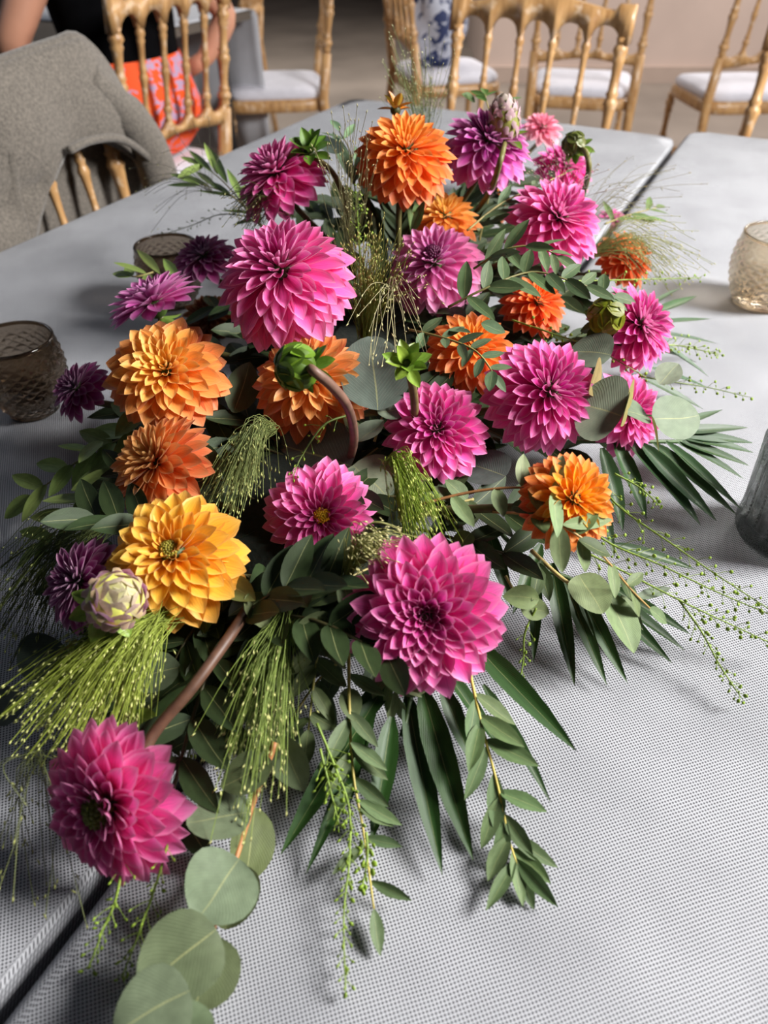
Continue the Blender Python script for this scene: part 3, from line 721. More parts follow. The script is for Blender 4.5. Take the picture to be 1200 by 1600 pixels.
MAG = ((198, 36, 138), (238, 58, 166), (246, 76, 174)); HOT = ((212, 58, 150), (246, 88, 176), (250, 108, 188)); MAU = ((166, 46, 140), (208, 70, 172), (224, 86, 180))
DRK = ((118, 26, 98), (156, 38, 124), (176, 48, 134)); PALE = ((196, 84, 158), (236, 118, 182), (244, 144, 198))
SAL = ((238, 126, 156), (248, 156, 176), (254, 176, 192))
YEL = ((238, 176, 48), (255, 196, 58), (255, 182, 48)); ORY = ((252, 200, 92), (252, 172, 76), (246, 122, 72)); ORA = ((250, 168, 60), (250, 136, 50), (238, 100, 46))
PEA = ((232, 170, 88), (248, 160, 86), (246, 126, 76)); RED = ((255, 180, 30), (252, 150, 26), (226, 64, 30)); ORR = ((252, 132, 36), (246, 104, 30), (224, 72, 28))
FLC = []
FL = [
 (668, 963, 250, .092, (-.05, -.02, 1), MAG, 'big open magenta dahlia at front centre, facing up, dark closed middle', dict(n=118, open_=94, ball=.45, wmax=.46)),
 (182, 1260, 262, .085, (-.40, -.10, .9), HOT, 'pink dahlia with green eye lying lowest at front left, on a brown stem', dict(n=108, open_=100, disc=(120, 124, 48), disc_r=.105, ball=.55, wmax=.48, stem=[(238, 1150, .055), (300, 1075, .07), (355, 1000, .075), (400, 935, .07), (440, 900, .06)])),
 (270, 884, 228, .088, (-.08, .42, .9), YEL, 'golden yellow dahlia with broad pointed petals at left, above the striped bud', dict(mat='orange', n=84, open_=104, disc=(150, 140, 50), disc_r=.062, ball=.6, wmax=.52)),
 (260, 742, 178, .078, (-.45, .45, .8), PEA, 'peach orange dahlia turned left, tucked behind the golden yellow one', dict(mat='orange', n=100, open_=108)),
 (256, 588, 192, .092, (.03, .32, .95), ORY, 'round dahlia shading from yellow middle to coral rim, upper left', dict(mat='orange', n=98, open_=106, ball=.62, wmax=.50)),
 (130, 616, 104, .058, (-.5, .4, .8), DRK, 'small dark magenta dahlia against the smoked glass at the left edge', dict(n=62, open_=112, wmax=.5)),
 (250, 500, 150, .086, (-.35, .75, .5), MAU, 'loose mauve dahlia seen from the side above the yellow and coral one', dict(n=64, open_=92, wmax=.46)),
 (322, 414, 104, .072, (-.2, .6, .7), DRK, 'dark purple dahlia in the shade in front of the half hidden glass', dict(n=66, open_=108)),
 (446, 446, 236, .114, (-.16, .48, .86), HOT, 'largest pink ball dahlia, upper left of the centre, pale petal edges', dict(n=130, open_=128, ball=.8, wmax=.44)),
 (447, 288, 158, .100, (-.42, .55, .7), MAG, 'magenta dahlia turned away at far left, beside the green rosette', dict(n=104, open_=118, ball=.8)),
 (630, 246, 166, .100, (.12, .38, .9), ORA, 'tall orange dahlia at the top of the arrangement, nearest the far table end', dict(mat='orange', n=120, open_=124, ball=.8)),
 (760, 232, 150, .100, (.1, .45, .85), MAU, 'purple pink dahlia at the top behind the fat striped bud', dict(n=108, open_=122, ball=.8)),
 (846, 206, 70, .068, (.2, .5, .8), SAL, 'pale salmon pink dahlia peeping out behind the fat striped bud', dict(n=60, open_=112)),
 (878, 268, 100, .085, (.3, .5, .8), MAG, 'dusky magenta dahlia behind the nodding green bud at the top right', dict(n=76, open_=116)),
 (866, 350, 162, .098, (.22, .35, .9), HOT, 'pink dahlia at upper right between green leaves, lit from the right', dict(n=110, open_=118, ball=.75)),
 (687, 422, 164, .100, (-.18, .36, .9), PALE, 'dusty pink dahlia with dark purple eye below the tall orange one', dict(n=104, open_=122, disc=(92, 20, 66), disc_r=.075, ball=.78)),
 (694, 352, 118, .080, (.05, .55, .8), ORY, 'pale orange dahlia squeezed between the tall orange and dusty pink ones', dict(mat='orange', n=70, open_=112)),
 (768, 324, 72, .068, (.1, .5, .8), ORA, 'small orange dahlia half hidden under leaves below the purple pink one', dict(mat='orange', n=54, open_=112)),
 (974, 408, 100, .068, (.4, .45, .8), ORR, 'orange dahlia under wispy grass at the right edge of the flowers', dict(mat='orange', n=80, open_=118)),
 (834, 482, 112, .066, (.25, .45, .85), ORR, 'red orange dahlia deep between two pink ones, right of centre', dict(mat='orange', n=80, open_=118)),
 (736, 556, 148, .076, (.1, .42, .9), ORA, 'vermilion dahlia crossed by small leaves, left of the upright magenta one', dict(mat='orange', n=92, open_=116)),
 (984, 512, 150, .080, (.5, .2, .8), MAG, 'magenta dahlia facing right at the right edge, above the round grey leaves', dict(n=104, open_=122)),
 (844, 616, 196, .092, (.32, .15, .92), MAG, 'tall upright magenta dahlia right of centre, many narrow petals', dict(n=124, open_=126, ball=.8, wmax=.40)),
 (972, 646, 140, .074, (.4, .1, .9), HOT, 'pink dahlia mostly covered by the round grey eucalyptus leaves', dict(n=86, open_=112)),
 (888, 786, 164, .066, (.25, .15, .95), RED, 'orange dahlia with red outer petals, crossed by eucalyptus, right side', dict(mat='orange', n=104, open_=120)),
 (684, 676, 168, .078, (.0, .2, .97), MAG, 'magenta dahlia at the very centre with a starry narrow petalled middle', dict(n=90, open_=106, ball=.6)),
 (495, 810, 190, .083, (.12, .06, .98), HOT, 'pink dahlia with small yellow eye, left above the big front one', dict(n=108, open_=112, disc=(226, 178, 30), disc_r=.06, ball=.68)),
 (487, 606, 196, .096, (-.08, .34, .92), PEA, 'apricot orange dahlia behind the arching green bud in the middle', dict(mat='orange', n=112, open_=120, ball=.75)),
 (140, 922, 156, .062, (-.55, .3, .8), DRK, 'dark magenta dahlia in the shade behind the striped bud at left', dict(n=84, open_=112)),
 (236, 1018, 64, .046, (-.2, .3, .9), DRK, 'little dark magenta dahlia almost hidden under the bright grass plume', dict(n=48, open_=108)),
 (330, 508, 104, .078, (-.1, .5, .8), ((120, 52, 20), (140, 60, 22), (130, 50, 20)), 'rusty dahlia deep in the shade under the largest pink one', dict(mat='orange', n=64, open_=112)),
 (955, 350, 56, .056, (.4, .5, .7), HOT, 'small pink dahlia peeping out at right under the top leaves', dict(n=48, open_=110)),
 (908, 474, 56, .048, (.1, .4, .9), ((226, 120, 92), (236, 130, 100), (232, 120, 96)), 'little salmon dahlia in the gap left of the yellow green bud', dict(mat='orange', n=46, open_=110)),
]
for i, (x, y, s, D, ax, pal, lab, kw) in enumerate(FL): dahlia(x, y, s, D, ax, pal, lab, seed=i+1, **kw)

# ------------------------------------------------------------------ buds and green rosettes
def path(pts): return [P(x, y, h) for x, y, h in pts]
def bud(px, py, h, rad, axis, label, col, cols, stem, striped=False, nsep=7, sep=1.0, tall=1.15):
    r = random.Random(int(px)); ax = cdir(*axis); c = P(px, py, h)
    t = thing('dahlia_bud', label, 'bud', tuple(c), 'dahlia buds')
    Q = Matrix.Translation(c) @ ax.to_track_quat('Z', 'Y').to_matrix().to_4x4()
    if rad > 0 and tall > 0:
        b = MB(); b.ball(c, rad*.93, tall, 16, 10, ax); ob('bud_core', b.mesh('bud_core', M_STEM), t, None, lin(cols[0]))
        npet = 34 if striped else 14
        for i in range(npet):
            tt = (i+.5)/npet; al = i*2.4; ph = math.radians(14+88*tt**.7)
            d0 = Vector((math.sin(ph+.62)*math.cos(al), math.sin(ph+.62)*math.sin(al), math.cos(ph+.62)*tall)); d1 = Vector((math.sin(max(.02, ph-.62))*math.cos(al), math.sin(max(.02, ph-.62))*math.sin(al), math.cos(max(.02, ph-.62))*tall))
            y = (d1-d0)*rad; nz = -(d0+d1)
            me = PET[('pink', 2, i % 3)] if striped else LEAF['sepal'][1]
            cc = lerp(lin(cols[0]), lin(cols[1]), min(1, tt*1.3))
            M = Q @ frame(y, nz if striped else -nz, d0*rad*1.06, rad*.85, y.length*1.1, rad*.35); ob('petal', me, t, M, vary(cc, r, .1))
    for k in range(nsep):
        a = k*2*math.pi/nsep+r.uniform(-.2, .2); e = r.uniform(-.7, .25)
        d = Q.to_3x3() @ Vector((math.cos(a), math.sin(a), e)); z = Q.to_3x3() @ Vector((-math.cos(a)*e, -math.sin(a)*e, 1))
        ob('sepal', LEAF['sepal'][k % 3], t, frame(d, z, c-ax*rad*tall*.78+d*rad*.25, rad*.75*sep, rad*1.25*sep, rad*.6*sep), vary(lin(col), r, .2))
    pts = [c-ax*rad*tall*.8]+path(stem); b = MB(); b.tube(curve(pts, 6), [.0026+.0006*min(1, i/10) for i in range((len(pts)-1)*6+1)], 8)
    ob('stem', b.mesh('stem', M_STEM), t, None, lin((104, 100, 52) if px > 700 or px < 300 else (112, 84, 72)))
bud(788, 188, .215, .0175, (-.12, .62, .5), 'fat striped bud, green and lilac, standing highest at the top right', (112, 146, 48), ((132, 134, 66), (190, 150, 160)), [(782, 250, .19), (765, 300, .15), (735, 345, .10), (720, 400, .06)], True, 7, .9, 1.35)
bud(896, 224, .18, .0135, (-.55, .35, .6), 'nodding green bud with a curved stem at the far right of the top', (128, 158, 62), ((86, 96, 40), (120, 128, 60)), [(914, 236, .178), (920, 262, .165), (912, 300, .13), (890, 350, .08)], False, 9, .95, .9)
def rosette(px, py, h, rad, axis, label, col, stem, n=12):
    r = random.Random(int(px)*3); ax = cdir(*axis); c = P(px, py, h)
    t = thing('dahlia_calyx', label, 'bud', tuple(c), 'dahlia buds'); Q = Matrix.Translation(c) @ ax.to_track_quat('Z', 'Y').to_matrix().to_4x4()
    for k in range(n):
        a = k*2.4; ph = math.radians(25+70*(k+.5)/n)
        d = Q.to_3x3() @ Vector((math.sin(ph)*math.cos(a), math.sin(ph)*math.sin(a), math.cos(ph))); z = Q.to_3x3() @ Vector((-math.cos(ph)*math.cos(a), -math.cos(ph)*math.sin(a), math.sin(ph)))
        ob('sepal', LEAF['sepal'][(k % 2)*2], t, frame(d, z, c+d*rad*.15, rad*.52, rad*.95, rad*.5), vary(lin(col), r, .2))
    b = MB(); b.ball(c, rad*.32, 1, 10, 6, ax); ob('bud_core', b.mesh('bud_core', M_STEM), t, None, lin((60, 66, 30)))
    pts = [c-ax*rad*.1]+path(stem); b = MB(); b.tube(curve(pts, 6), .0029, 8); ob('stem', b.mesh('stem', M_STEM), t, None, lin((110, 96, 60)))
rosette(486, 240, .20, .0225, (-.15, .5, .85), 'glossy green leafy rosette beside the far left magenta dahlia', (92, 128, 44), [(520, 270, .185), (540, 320, .15), (548, 380, .11), (545, 440, .06)], 14)
rosette(636, 572, .165, .0165, (0, .3, .9), 'green star shaped rosette standing above the centre magenta dahlia', (128, 158, 56), [(644, 600, .15), (648, 640, .12), (646, 690, .07)], 12)
bud(462, 574, .185, .0145, (-.75, -.05, .55), 'shiny green nodding bud on an arched purple stem before the apricot dahlia', (104, 142, 44), ((70, 96, 22), (108, 142, 34)), [(488, 578, .19), (520, 605, .175), (545, 640, .15), (553, 690, .10), (540, 740, .05)], False, 8, .72, .9)
bud(180, 938, .105, .0172, (.55, .35, .75), 'pale green and violet striped bud below the golden yellow dahlia', (134, 164, 66), ((206, 210, 104), (176, 104, 156)), [(150, 960, .05), (180, 1000, .04), (240, 990, .04)], True, 7, .8, 1.05)
bud(948, 494, .135, .0150, (-.2, .3, .9), 'yellow green bud among dark sepals left of the right edge magenta dahlia', (72, 84, 30), ((112, 120, 18), (140, 148, 24)), [(935, 520, .11), (915, 560, .07), (880, 590, .05)], False, 9, 1.0, 1.0)
rosette(618, 172, .235, .0165, (.1, .8, .45), 'small orange tinged bud cluster on top of the tall orange dahlia', (196, 118, 26), [(620, 190, .22), (625, 240, .18), (622, 320, .10)], 9)

# ------------------------------------------------------------------ leafy sprigs
def near(pts, q):
    k = min(len(pts)-1, max(0, q*(len(pts)-1))); i = int(k); f = k-i
    return pts[i].lerp(pts[min(i+1, len(pts)-1)], f)
EUC = (92, 106, 68); EUCD = (62, 78, 44); EUCP = (118, 134, 110); OLI = (100, 112, 56); GRN = (132, 154, 84)  # GRN raised to stand in for soft light on the left sprigs
def put_leaf(t, base, tip, wid, kind, col, r, nrm=None):
    y = tip-base; n = nrm if nrm is not None else (UP*.7+CAMB*.6+Vector((r.uniform(-.6, .6), r.uniform(-.6, .6), r.uniform(-.1, .3))))
    return ob('leaf', LEAF[kind][r.randrange(3)], t, frame(y, n, base, wid, y.length, wid), vary(lin(col), r, .14))
def sprig(pts, label, n=7, L=.034, W=.011, kind='lance', col=EUC, ang=42, expl=(), start=.1, stemc=(150, 138, 84), rad=.0011, name='eucalyptus_sprig', group='eucalyptus sprigs', taper=.35, cat='sprig', lift=.25, end=True):
    r = random.Random(int(pts[0][0]*7+pts[0][1])); p3 = path(pts); cv = curve(p3, 6)
    t = thing(name, label, cat, tuple(p3[0]), group)
    b = MB(); b.tube(cv, [rad*(1-.5*i/len(cv)) for i in range(len(cv))], 6); ob('stem', b.mesh('stem', M_STEM), t, None, lin(stemc))
    for i in range(n):
        q = start+(1-start)*(i+.3)/n; o = near(cv, q); d = (near(cv, min(1, q+.04))-near(cv, q-.04)).normalized()
        side = d.cross(UP*.75+CAMB*.65).normalized()
        for s in (-1, 1):
            if r.random() < .07: continue
            a = math.radians(ang+r.uniform(-24, 22)); dd = d*math.cos(a)+side*s*math.sin(a)+UP*r.uniform(-.12, lift)
            l = L*(1-taper*q)*(1+r.uniform(-.15, .15)); oo = near(cv, q+s*.012)
            tip = oo+dd.normalized()*l
            if tip.z < TABZ+.003: tip.z = TABZ+.003
            put_leaf(t, oo, tip, W*(1-taper*q)*(1+r.uniform(-.1, .15)), kind, col, r)
    if end and n:
        d = (cv[-1]-cv[-3]).normalized(); put_leaf(t, cv[-1], cv[-1]+d*L*.7, W*.8, kind, col, r)
    for e in expl:
        bx, by, bh, tx, ty, th, wd = e[:7]; k = e[7] if len(e) > 7 else kind; c = e[8] if len(e) > 8 else col
        nr = cdir(*e[9]) if len(e) > 9 else None
        put_leaf(t, P(bx, by, bh), P(tx, ty, th), wd, k, c, r, nr)
    return t
sprig([(262, 640, .09), (200, 680, .07), (130, 715, .05), (50, 775, .02)], 'broad leaved green sprig reaching left over the dark cloth, upper of two', 6, .046, .0165, 'oval', GRN, 40, stemc=(120, 116, 70), expl=[(225, 640, .09, 178, 680, .08, .016), (160, 690, .065, 122, 722, .06, .016)])
sprig([(215, 705, .07), (175, 755, .05), (120, 800, .035), (65, 850, .015)], 'broad leaved green sprig reaching left over the dark cloth, lower of two', 5, .042, .0160, 'oval', GRN, 38, stemc=(120, 116, 70), expl=[(190, 738, .06, 110, 765, .05, .015), (192, 742, .06, 165, 800, .05, .016)])
sprig([(420, 370, .12), (385, 325, .125), (350, 285, .125), (318, 258, .125)], 'narrow leaved sprig pointing up left in front of the sweater chair', 0, kind='lance', col=(118, 142, 70), expl=[
 (340, 273, .125, 319, 222, .14, .0085, 'lance', (150, 172, 92)), (355, 286, .125, 328, 232, .135, .011, 'lance', (84, 104, 52)), (332, 270, .125, 295, 233, .13, .009, 'lance', (96, 120, 58)), (314, 259, .125, 282, 243, .125, .010, 'oval'), (318, 258, .125, 277, 277, .12, .012, 'oval', (140, 164, 88)),
 (379, 315, .125, 355, 263, .135, .010, 'lance', (132, 150, 84)), (368, 300, .125, 400, 285, .13, .010, 'lance'), (395, 335, .12, 345, 330, .12, .012, 'lance', (92, 112, 56))])
sprig([(415, 360, .115), (370, 312, .118), (340, 296, .118), (312, 288, .118)], 'narrow leaved sprig lying left towards the table edge, below the upright one', 0, kind='lance', col=(108, 130, 64), expl=[
 (326, 291, .118, 265, 270, .115, .011, 'lance', (132, 156, 82)), (313, 290, .118, 261, 290, .112, .0085, 'lance', (72, 92, 46)), (338, 292, .12, 306, 267, .125, .008, 'lance', (78, 98, 48)), (369, 308, .118, 306, 298, .112, .008, 'lance'), (360, 304, .12, 322, 282, .12, .008, 'lance', (84, 104, 52)), (400, 345, .11, 362, 350, .105, .014, 'oval', (84, 104, 52)), (405, 350, .115, 385, 300, .12, .013, 'oval', (92, 112, 60))])
sprig([(548, 900, .07), (510, 950, .07), (495, 1030, .055), (482, 1140, .03)], 'long eucalyptus sprig hanging left of the big front dahlia', 6, .031, .0125, 'oval', EUC, 46, start=.3, stemc=(176, 168, 96), expl=[(538, 928, .085, 457, 938, .08, .013), (515, 958, .08, 445, 1010, .07, .013), (510, 965, .08, 425, 1010, .06, .009), (535, 905, .09, 555, 975, .08, .013)])
sprig([(545, 1010, .05), (546, 1110, .04), (552, 1210, .025), (568, 1300, .015), (584, 1420, .008)], 'slender eucalyptus sprig trailing straight down over the palm blades', 7, .031, .0098, 'lance', (98, 116, 80), 40, stemc=(184, 168, 88), expl=[(545, 1075, .04, 552, 1128, .04, .0135, 'oval'), (548, 1160, .035, 605, 1205, .03, .0085), (560, 1250, .02, 628, 1290, .015, .008)])
sprig([(735, 1055, .05), (752, 1130, .04), (778, 1230, .025), (795, 1310, .012), (808, 1350, .008)], 'leafy eucalyptus sprig trailing down right below the big front dahlia', 9, .033, .0105, 'lance', (94, 116, 74), 30, stemc=(196, 176, 84), taper=.15)
sprig([(600, 1030, .05), (612, 1060, .045), (622, 1090, .035)], 'short pale sprig poking out under the big front dahlia', 3, .026, .009, 'lance', (120, 136, 92), 40)
sprig([(650, 790, .10), (730, 770, .105), (800, 762, .11), (862, 766, .115), (915, 775, .11)], 'eucalyptus sprig crossing the orange and red dahlia, upper of two', 4, .024, .0115, 'oval', (128, 146, 104), 58, stemc=(140, 96, 56), expl=[(866, 766, .12, 880, 712, .13, .0105), (865, 768, .12, 872, 838, .11, .0105), (890, 770, .115, 945, 764, .11, .011), (815, 760, .11, 818, 710, .12, .011)])
sprig([(770, 800, .08), (840, 805, .10), (880, 822, .105), (935, 862, .09), (985, 920, .06), (1015, 950, .045)], 'eucalyptus sprig crossing the orange and red dahlia, lower of two', 3, .026, .0115, 'oval', (110, 128, 84), 50, stemc=(178, 140, 84), expl=[(873, 822, .11, 878, 895, .09, .0125), (905, 845, .10, 955, 868, .09, .0135, 'oval', EUCD), (880, 820, .11, 958, 812, .10, .009), (800, 790, .10, 862, 798, .105, .014, 'round', EUCD), (955, 880, .08, 960, 935, .07, .009)])
sprig([(830, 860, .06), (880, 905, .055), (930, 935, .05), (975, 965, .04)], 'thick stem with large heart shaped eucalyptus leaves at lower right', 0, .03, .01, 'round', (120, 136, 92), expl=[(905, 898, .06, 940, 960, .05, .026, 'round'), (950, 925, .05, 988, 1022, .035, .025, 'oval'), (975, 905, .05, 985, 940, .05, .012, 'oval', EUCD), (990, 935, .04, 1050, 918, .04, .008, 'lance', EUCP), (970, 930, .045, 1005, 985, .03, .010, 'lance')], stemc=(184, 164, 104), rad=.0016)
sprig([(640, 515, .14), (700, 530, .15), (745, 550, .15), (772, 585, .14)], 'small leaved sprig lying across the vermilion dahlia', 6, .022, .0085, 'oval', (84, 104, 74), 55, stemc=(150, 140, 80), expl=[(770, 580, .145, 764, 610, .14, .009), (752, 505, .16, 790, 520, .155, .011), (700, 515, .15, 735, 518, .155, .009)])
sprig([(700, 480, .15), (760, 450, .165), (830, 425, .17), (895, 440, .165), (960, 462, .15)], 'dense eucalyptus sprig winding below the upper right pink dahlia', 8, .032, .0125, 'oval', (78, 98, 64), 50, stemc=(120, 116, 70))
sprig([(740, 420, .15), (790, 390, .17), (840, 385, .175), (870, 400, .17)], 'short eucalyptus sprig right of the dusty pink dahlia', 5, .034, .012, 'lance', (92, 112, 74), 46, stemc=(140, 140, 80))
sprig([(730, 360, .15), (780, 320, .165), (830, 295, .17), (885, 270, .165)], 'long narrow leaves rising right between the purple and pink dahlias', 5, .040, .0095, 'lance', (84, 104, 74), 36)
sprig([(945, 350, .10), (985, 335, .10), (1025, 325, .09)], 'sprig with three leaves reaching right over the table seam', 3, .044, .012, 'lance', (92, 114, 58), 40, expl=[(990, 340, .1, 1045, 345, .09, .011)])
sprig([(240, 425, .09), (215, 432, .09), (195, 430, .085)], 'little pale leaf sprig at left below the half hidden glass', 2, .036, .013, 'oval', (120, 140, 72), 40, expl=[(250, 428, .09, 214, 388, .10, .010, 'lance'), (280, 440, .1, 255, 402, .11, .011, 'lance')])
sprig([(560, 370, .12), (555, 300, .16), (548, 240, .19), (530, 205, .20)], 'grey green sprig standing left of the tall orange dahlia', 4, .048, .0125, 'lance', (104, 128, 98), 24, stemc=(110, 100, 70), expl=[(553, 285, .17, 520, 205, .19, .014), (572, 312, .16, 556, 225, .18, .014), (565, 330, .15, 585, 232, .18, .012), (530, 240, .2, 488, 208, .205, .018, 'round', (104, 118, 106))])
sprig([(748, 380, .07), (772, 260, .15), (770, 190, .19), (762, 165, .205), (758, 148, .21)], 'dark green leaves on top behind the fat striped bud', 2, .036, .013, 'lance', (72, 100, 46), 50, start=.8, expl=[(775, 165, .2, 815, 150, .21, .015, 'oval', (120, 148, 96)), (742, 160, .2, 722, 146, .21, .014)])
sprig([(640, 380, .13), (646, 345, .15), (640, 318, .155)], 'few narrow leaves between the tall orange and largest pink dahlias', 2, .036, .0105, 'lance', (84, 110, 60), 26)
sprig([(790, 900, .06), (812, 935, .055), (838, 945, .05)], 'pair of pale green leaves right beside the big front dahlia', 0, expl=[(842, 936, .055, 786, 930, .06, .0155, 'oval', (124, 142, 92)), (812, 946, .05, 860, 958, .045, .0155, 'oval', (124, 142, 92)), (842, 880, .06, 858, 938, .05, .012, 'lance', EUCD), (846, 875, .06, 830, 940, .055, .011, 'lance', EUCD)])
sprig([(740, 780, .07), (705, 790, .07), (690, 815, .06)], 'cluster of small round leaves between the centre and big front dahlias', 4, .024, .014, 'oval', (92, 106, 72), 60, expl=[(735, 832, .07, 708, 868, .06, .015, 'round', OLI)])
sprig([(640, 1000, .04), (560, 1020, .04), (500, 1060, .035), (440, 1150, .02)], 'greyish sprig spreading left under the long hanging sprig', 5, .040, .015, 'oval', (84, 102, 80), 40)
# big round grey-green eucalyptus
sprig([(430, 1160, .05), (400, 1240, .035), (372, 1330, .025), (330, 1460, .02), (262, 1600, .015)], 'branch with large round grey eucalyptus leaves trailing to the bottom left', 0, kind='round', col=EUCP, rad=.0020, stemc=(176, 120, 76), taper=0, expl=[
 (392, 1268, .035, 292, 1286, .035, .026, 'round', (104, 118, 94)), (400, 1262, .03, 378, 1385, .012, .026, 'oval', (92, 104, 62), (.5, .1, .8)),
 (374, 1342, .034, 306, 1436, .03, .037, 'round', (110, 124, 100), (-.1, .2, 1)), (372, 1350, .022, 352, 1452, .012, .030, 'round', (86, 98, 66)),
 (338, 1452, .032, 216, 1552, .030, .036, 'round', (92, 104, 76), (-.2, .2, 1)), (335, 1462, .022, 300, 1580, .010, .032, 'round', (92, 104, 70)),
 (296, 1548, .034, 175, 1612, .034, .032, 'round', (112, 128, 102), (-.1, .3, 1)), (300, 1562, .02, 270, 1655, .012, .026, 'round', (104, 118, 88)),
 (425, 1190, .05, 345, 1230, .04, .022, 'oval', (84, 96, 66)), (440, 1150, .05, 470, 1240, .03, .022, 'oval', (104, 118, 86))])
sprig([(500, 760, .055), (560, 722, .07), (590, 700, .07)], 'large folded grey leaf with pale veins above the yellow eyed pink dahlia', 0, kind='round', col=(112, 120, 104), expl=[(548, 728, .075, 432, 690, .065, .056, 'round', (96, 104, 92), (-.1, .2, 1)), (552, 726, .078, 604, 780, .07, .044, 'round', (126, 134, 112), (.3, .1, 1)), (556, 690, .085, 545, 650, .085, .022, 'oval', (130, 140, 100), (.6, .2, .7))])
sprig([(585, 690, .09), (596, 655, .10), (610, 620, .10)], 'broad dull grey leaf standing behind the green star rosette', 0, kind='round', expl=[(590, 640, .115, 582, 530, .12, .050, 'round', (92, 102, 92), (0, .1, 1)), (590, 645, .11, 640, 635, .11, .020, 'oval', (108, 120, 104)), (560, 690, .10, 600, 655, .11, .022, 'oval', (116, 128, 108))])
sprig([(880, 660, .08), (935, 632, .10), (990, 646, .095), (1045, 652, .085)], 'branch with round silver grey leaves over the covered pink dahlia', 0, kind='round', col=EUCP, rad=.0012, stemc=(170, 160, 110), expl=[
 (972, 650, .11, 905, 628, .11, .052, 'round', (112, 126, 104), (0, .15, 1)), (975, 640, .115, 990, 592, .11, .012, 'oval', (132, 122, 66), (.9, .1, .3)), (970, 665, .11, 982, 612, .118, .014, 'oval', (128, 122, 70), (.95, 0, .25)),
 (1012, 650, .10, 966, 642, .105, .034, 'round', (112, 126, 106)), (1020, 655, .10, 1095, 650, .09, .034, 'round', (110, 124, 102), (.1, .2, 1)), (1018, 650, .105, 1028, 706, .09, .011, 'oval', (156, 146, 50), (.95, 0, .3)),
 (920, 615, .12, 940, 560, .125, .020, 'oval', (128, 112, 68), (.9, .1, .4)), (955, 555, .12, 890, 545, .115, .038, 'round', (108, 120, 102)), (1030, 600, .08, 1060, 570, .08, .022, 'oval', (112, 126, 104))])
sprig([(700, 740, .06), (740, 738, .065), (775, 725, .07)], 'dark grey eucalyptus leaf in the gap right of the centre magenta dahlia', 0, expl=[(790, 745, .075, 722, 715, .07, .034, 'round', (96, 104, 100))])
sprig([(320, 1000, .05), (250, 1060, .04), (200, 1090, .035)], 'dull green leaves under the bright grass plume at left', 0, expl=[(282, 1042, .05, 195, 1062, .045, .024, 'oval', (92, 106, 80)), (255, 1090, .04, 200, 1120, .03, .018, 'oval', (112, 126, 110)), (250, 1130, .045, 200, 1118, .045, .013, 'oval', (112, 142, 56)), (330, 1020, .05, 300, 1100, .04, .02, 'oval', (80, 96, 70))])
sprig([(120, 1000, .03), (80, 1030, .025), (50, 1060, .02)], 'dark round leaves in the shadow at the far left', 0, expl=[(90, 1000, .03, 40, 1060, .02, .034, 'round', (72, 84, 72)), (30, 1080, .02, -10, 1130, .01, .026, 'round', (84, 92, 86))])
sprig([(340, 890, .08), (385, 920, .08), (430, 960, .07)], 'curled olive leaf in the dark gap right of the golden dahlia', 0, kind='oval', col=(122, 126, 74), expl=[(345, 905, .08, 400, 940, .085, .016), (385, 930, .085, 440, 985, .065, .020, 'oval', (96, 106, 56)), (330, 940, .07, 318, 990, .06, .018, 'lance', (72, 92, 40))])
sprig([(380, 660, .06), (365, 620, .09), (372, 575, .10)], 'dark leaf standing between the coral rimmed and apricot dahlias', 0, expl=[(365, 645, .09, 392, 565, .11, .026, 'oval', (74, 92, 56), (.3, .2, .9)), (330, 640, .08, 360, 700, .06, .02, 'oval', (62, 84, 44))])
sprig([(660, 880, .06), (600, 880, .07), (540, 905, .075)], 'dark leaf between the yellow eyed and big front dahlias', 0, expl=[(555, 882, .09, 496, 900, .085, .014, 'oval', (84, 104, 78)), (640, 800, .09, 605, 850, .085, .02, 'lance', (84, 106, 82))])
# unseen greenery packed between the stems
r0 = random.Random(5)
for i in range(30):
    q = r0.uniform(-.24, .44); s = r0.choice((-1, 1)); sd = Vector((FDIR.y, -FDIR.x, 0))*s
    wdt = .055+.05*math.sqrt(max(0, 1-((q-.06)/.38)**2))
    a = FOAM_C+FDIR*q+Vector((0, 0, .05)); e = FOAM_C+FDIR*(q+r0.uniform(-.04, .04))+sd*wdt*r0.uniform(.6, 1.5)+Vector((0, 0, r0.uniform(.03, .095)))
    cvp = curve([a, a.lerp(e, .5)+UP*.02, e], 5); t = thing('filler_sprig', 'leafy filler sprig coloured for the shade between the flowers', 'sprig', tuple(a), 'filler sprigs')
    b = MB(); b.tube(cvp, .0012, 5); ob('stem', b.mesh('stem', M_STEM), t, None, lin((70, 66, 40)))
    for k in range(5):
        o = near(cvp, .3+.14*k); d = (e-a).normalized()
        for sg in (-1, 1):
            dd = (d*.7+d.cross(UP)*sg*.8+UP*r0.uniform(-.1, .4)).normalized(); put_leaf(t, o, o+dd*.036, .016, 'oval', (42, 58, 30), r0)  # leaf colour darkened to stand in for the black shade in the gaps

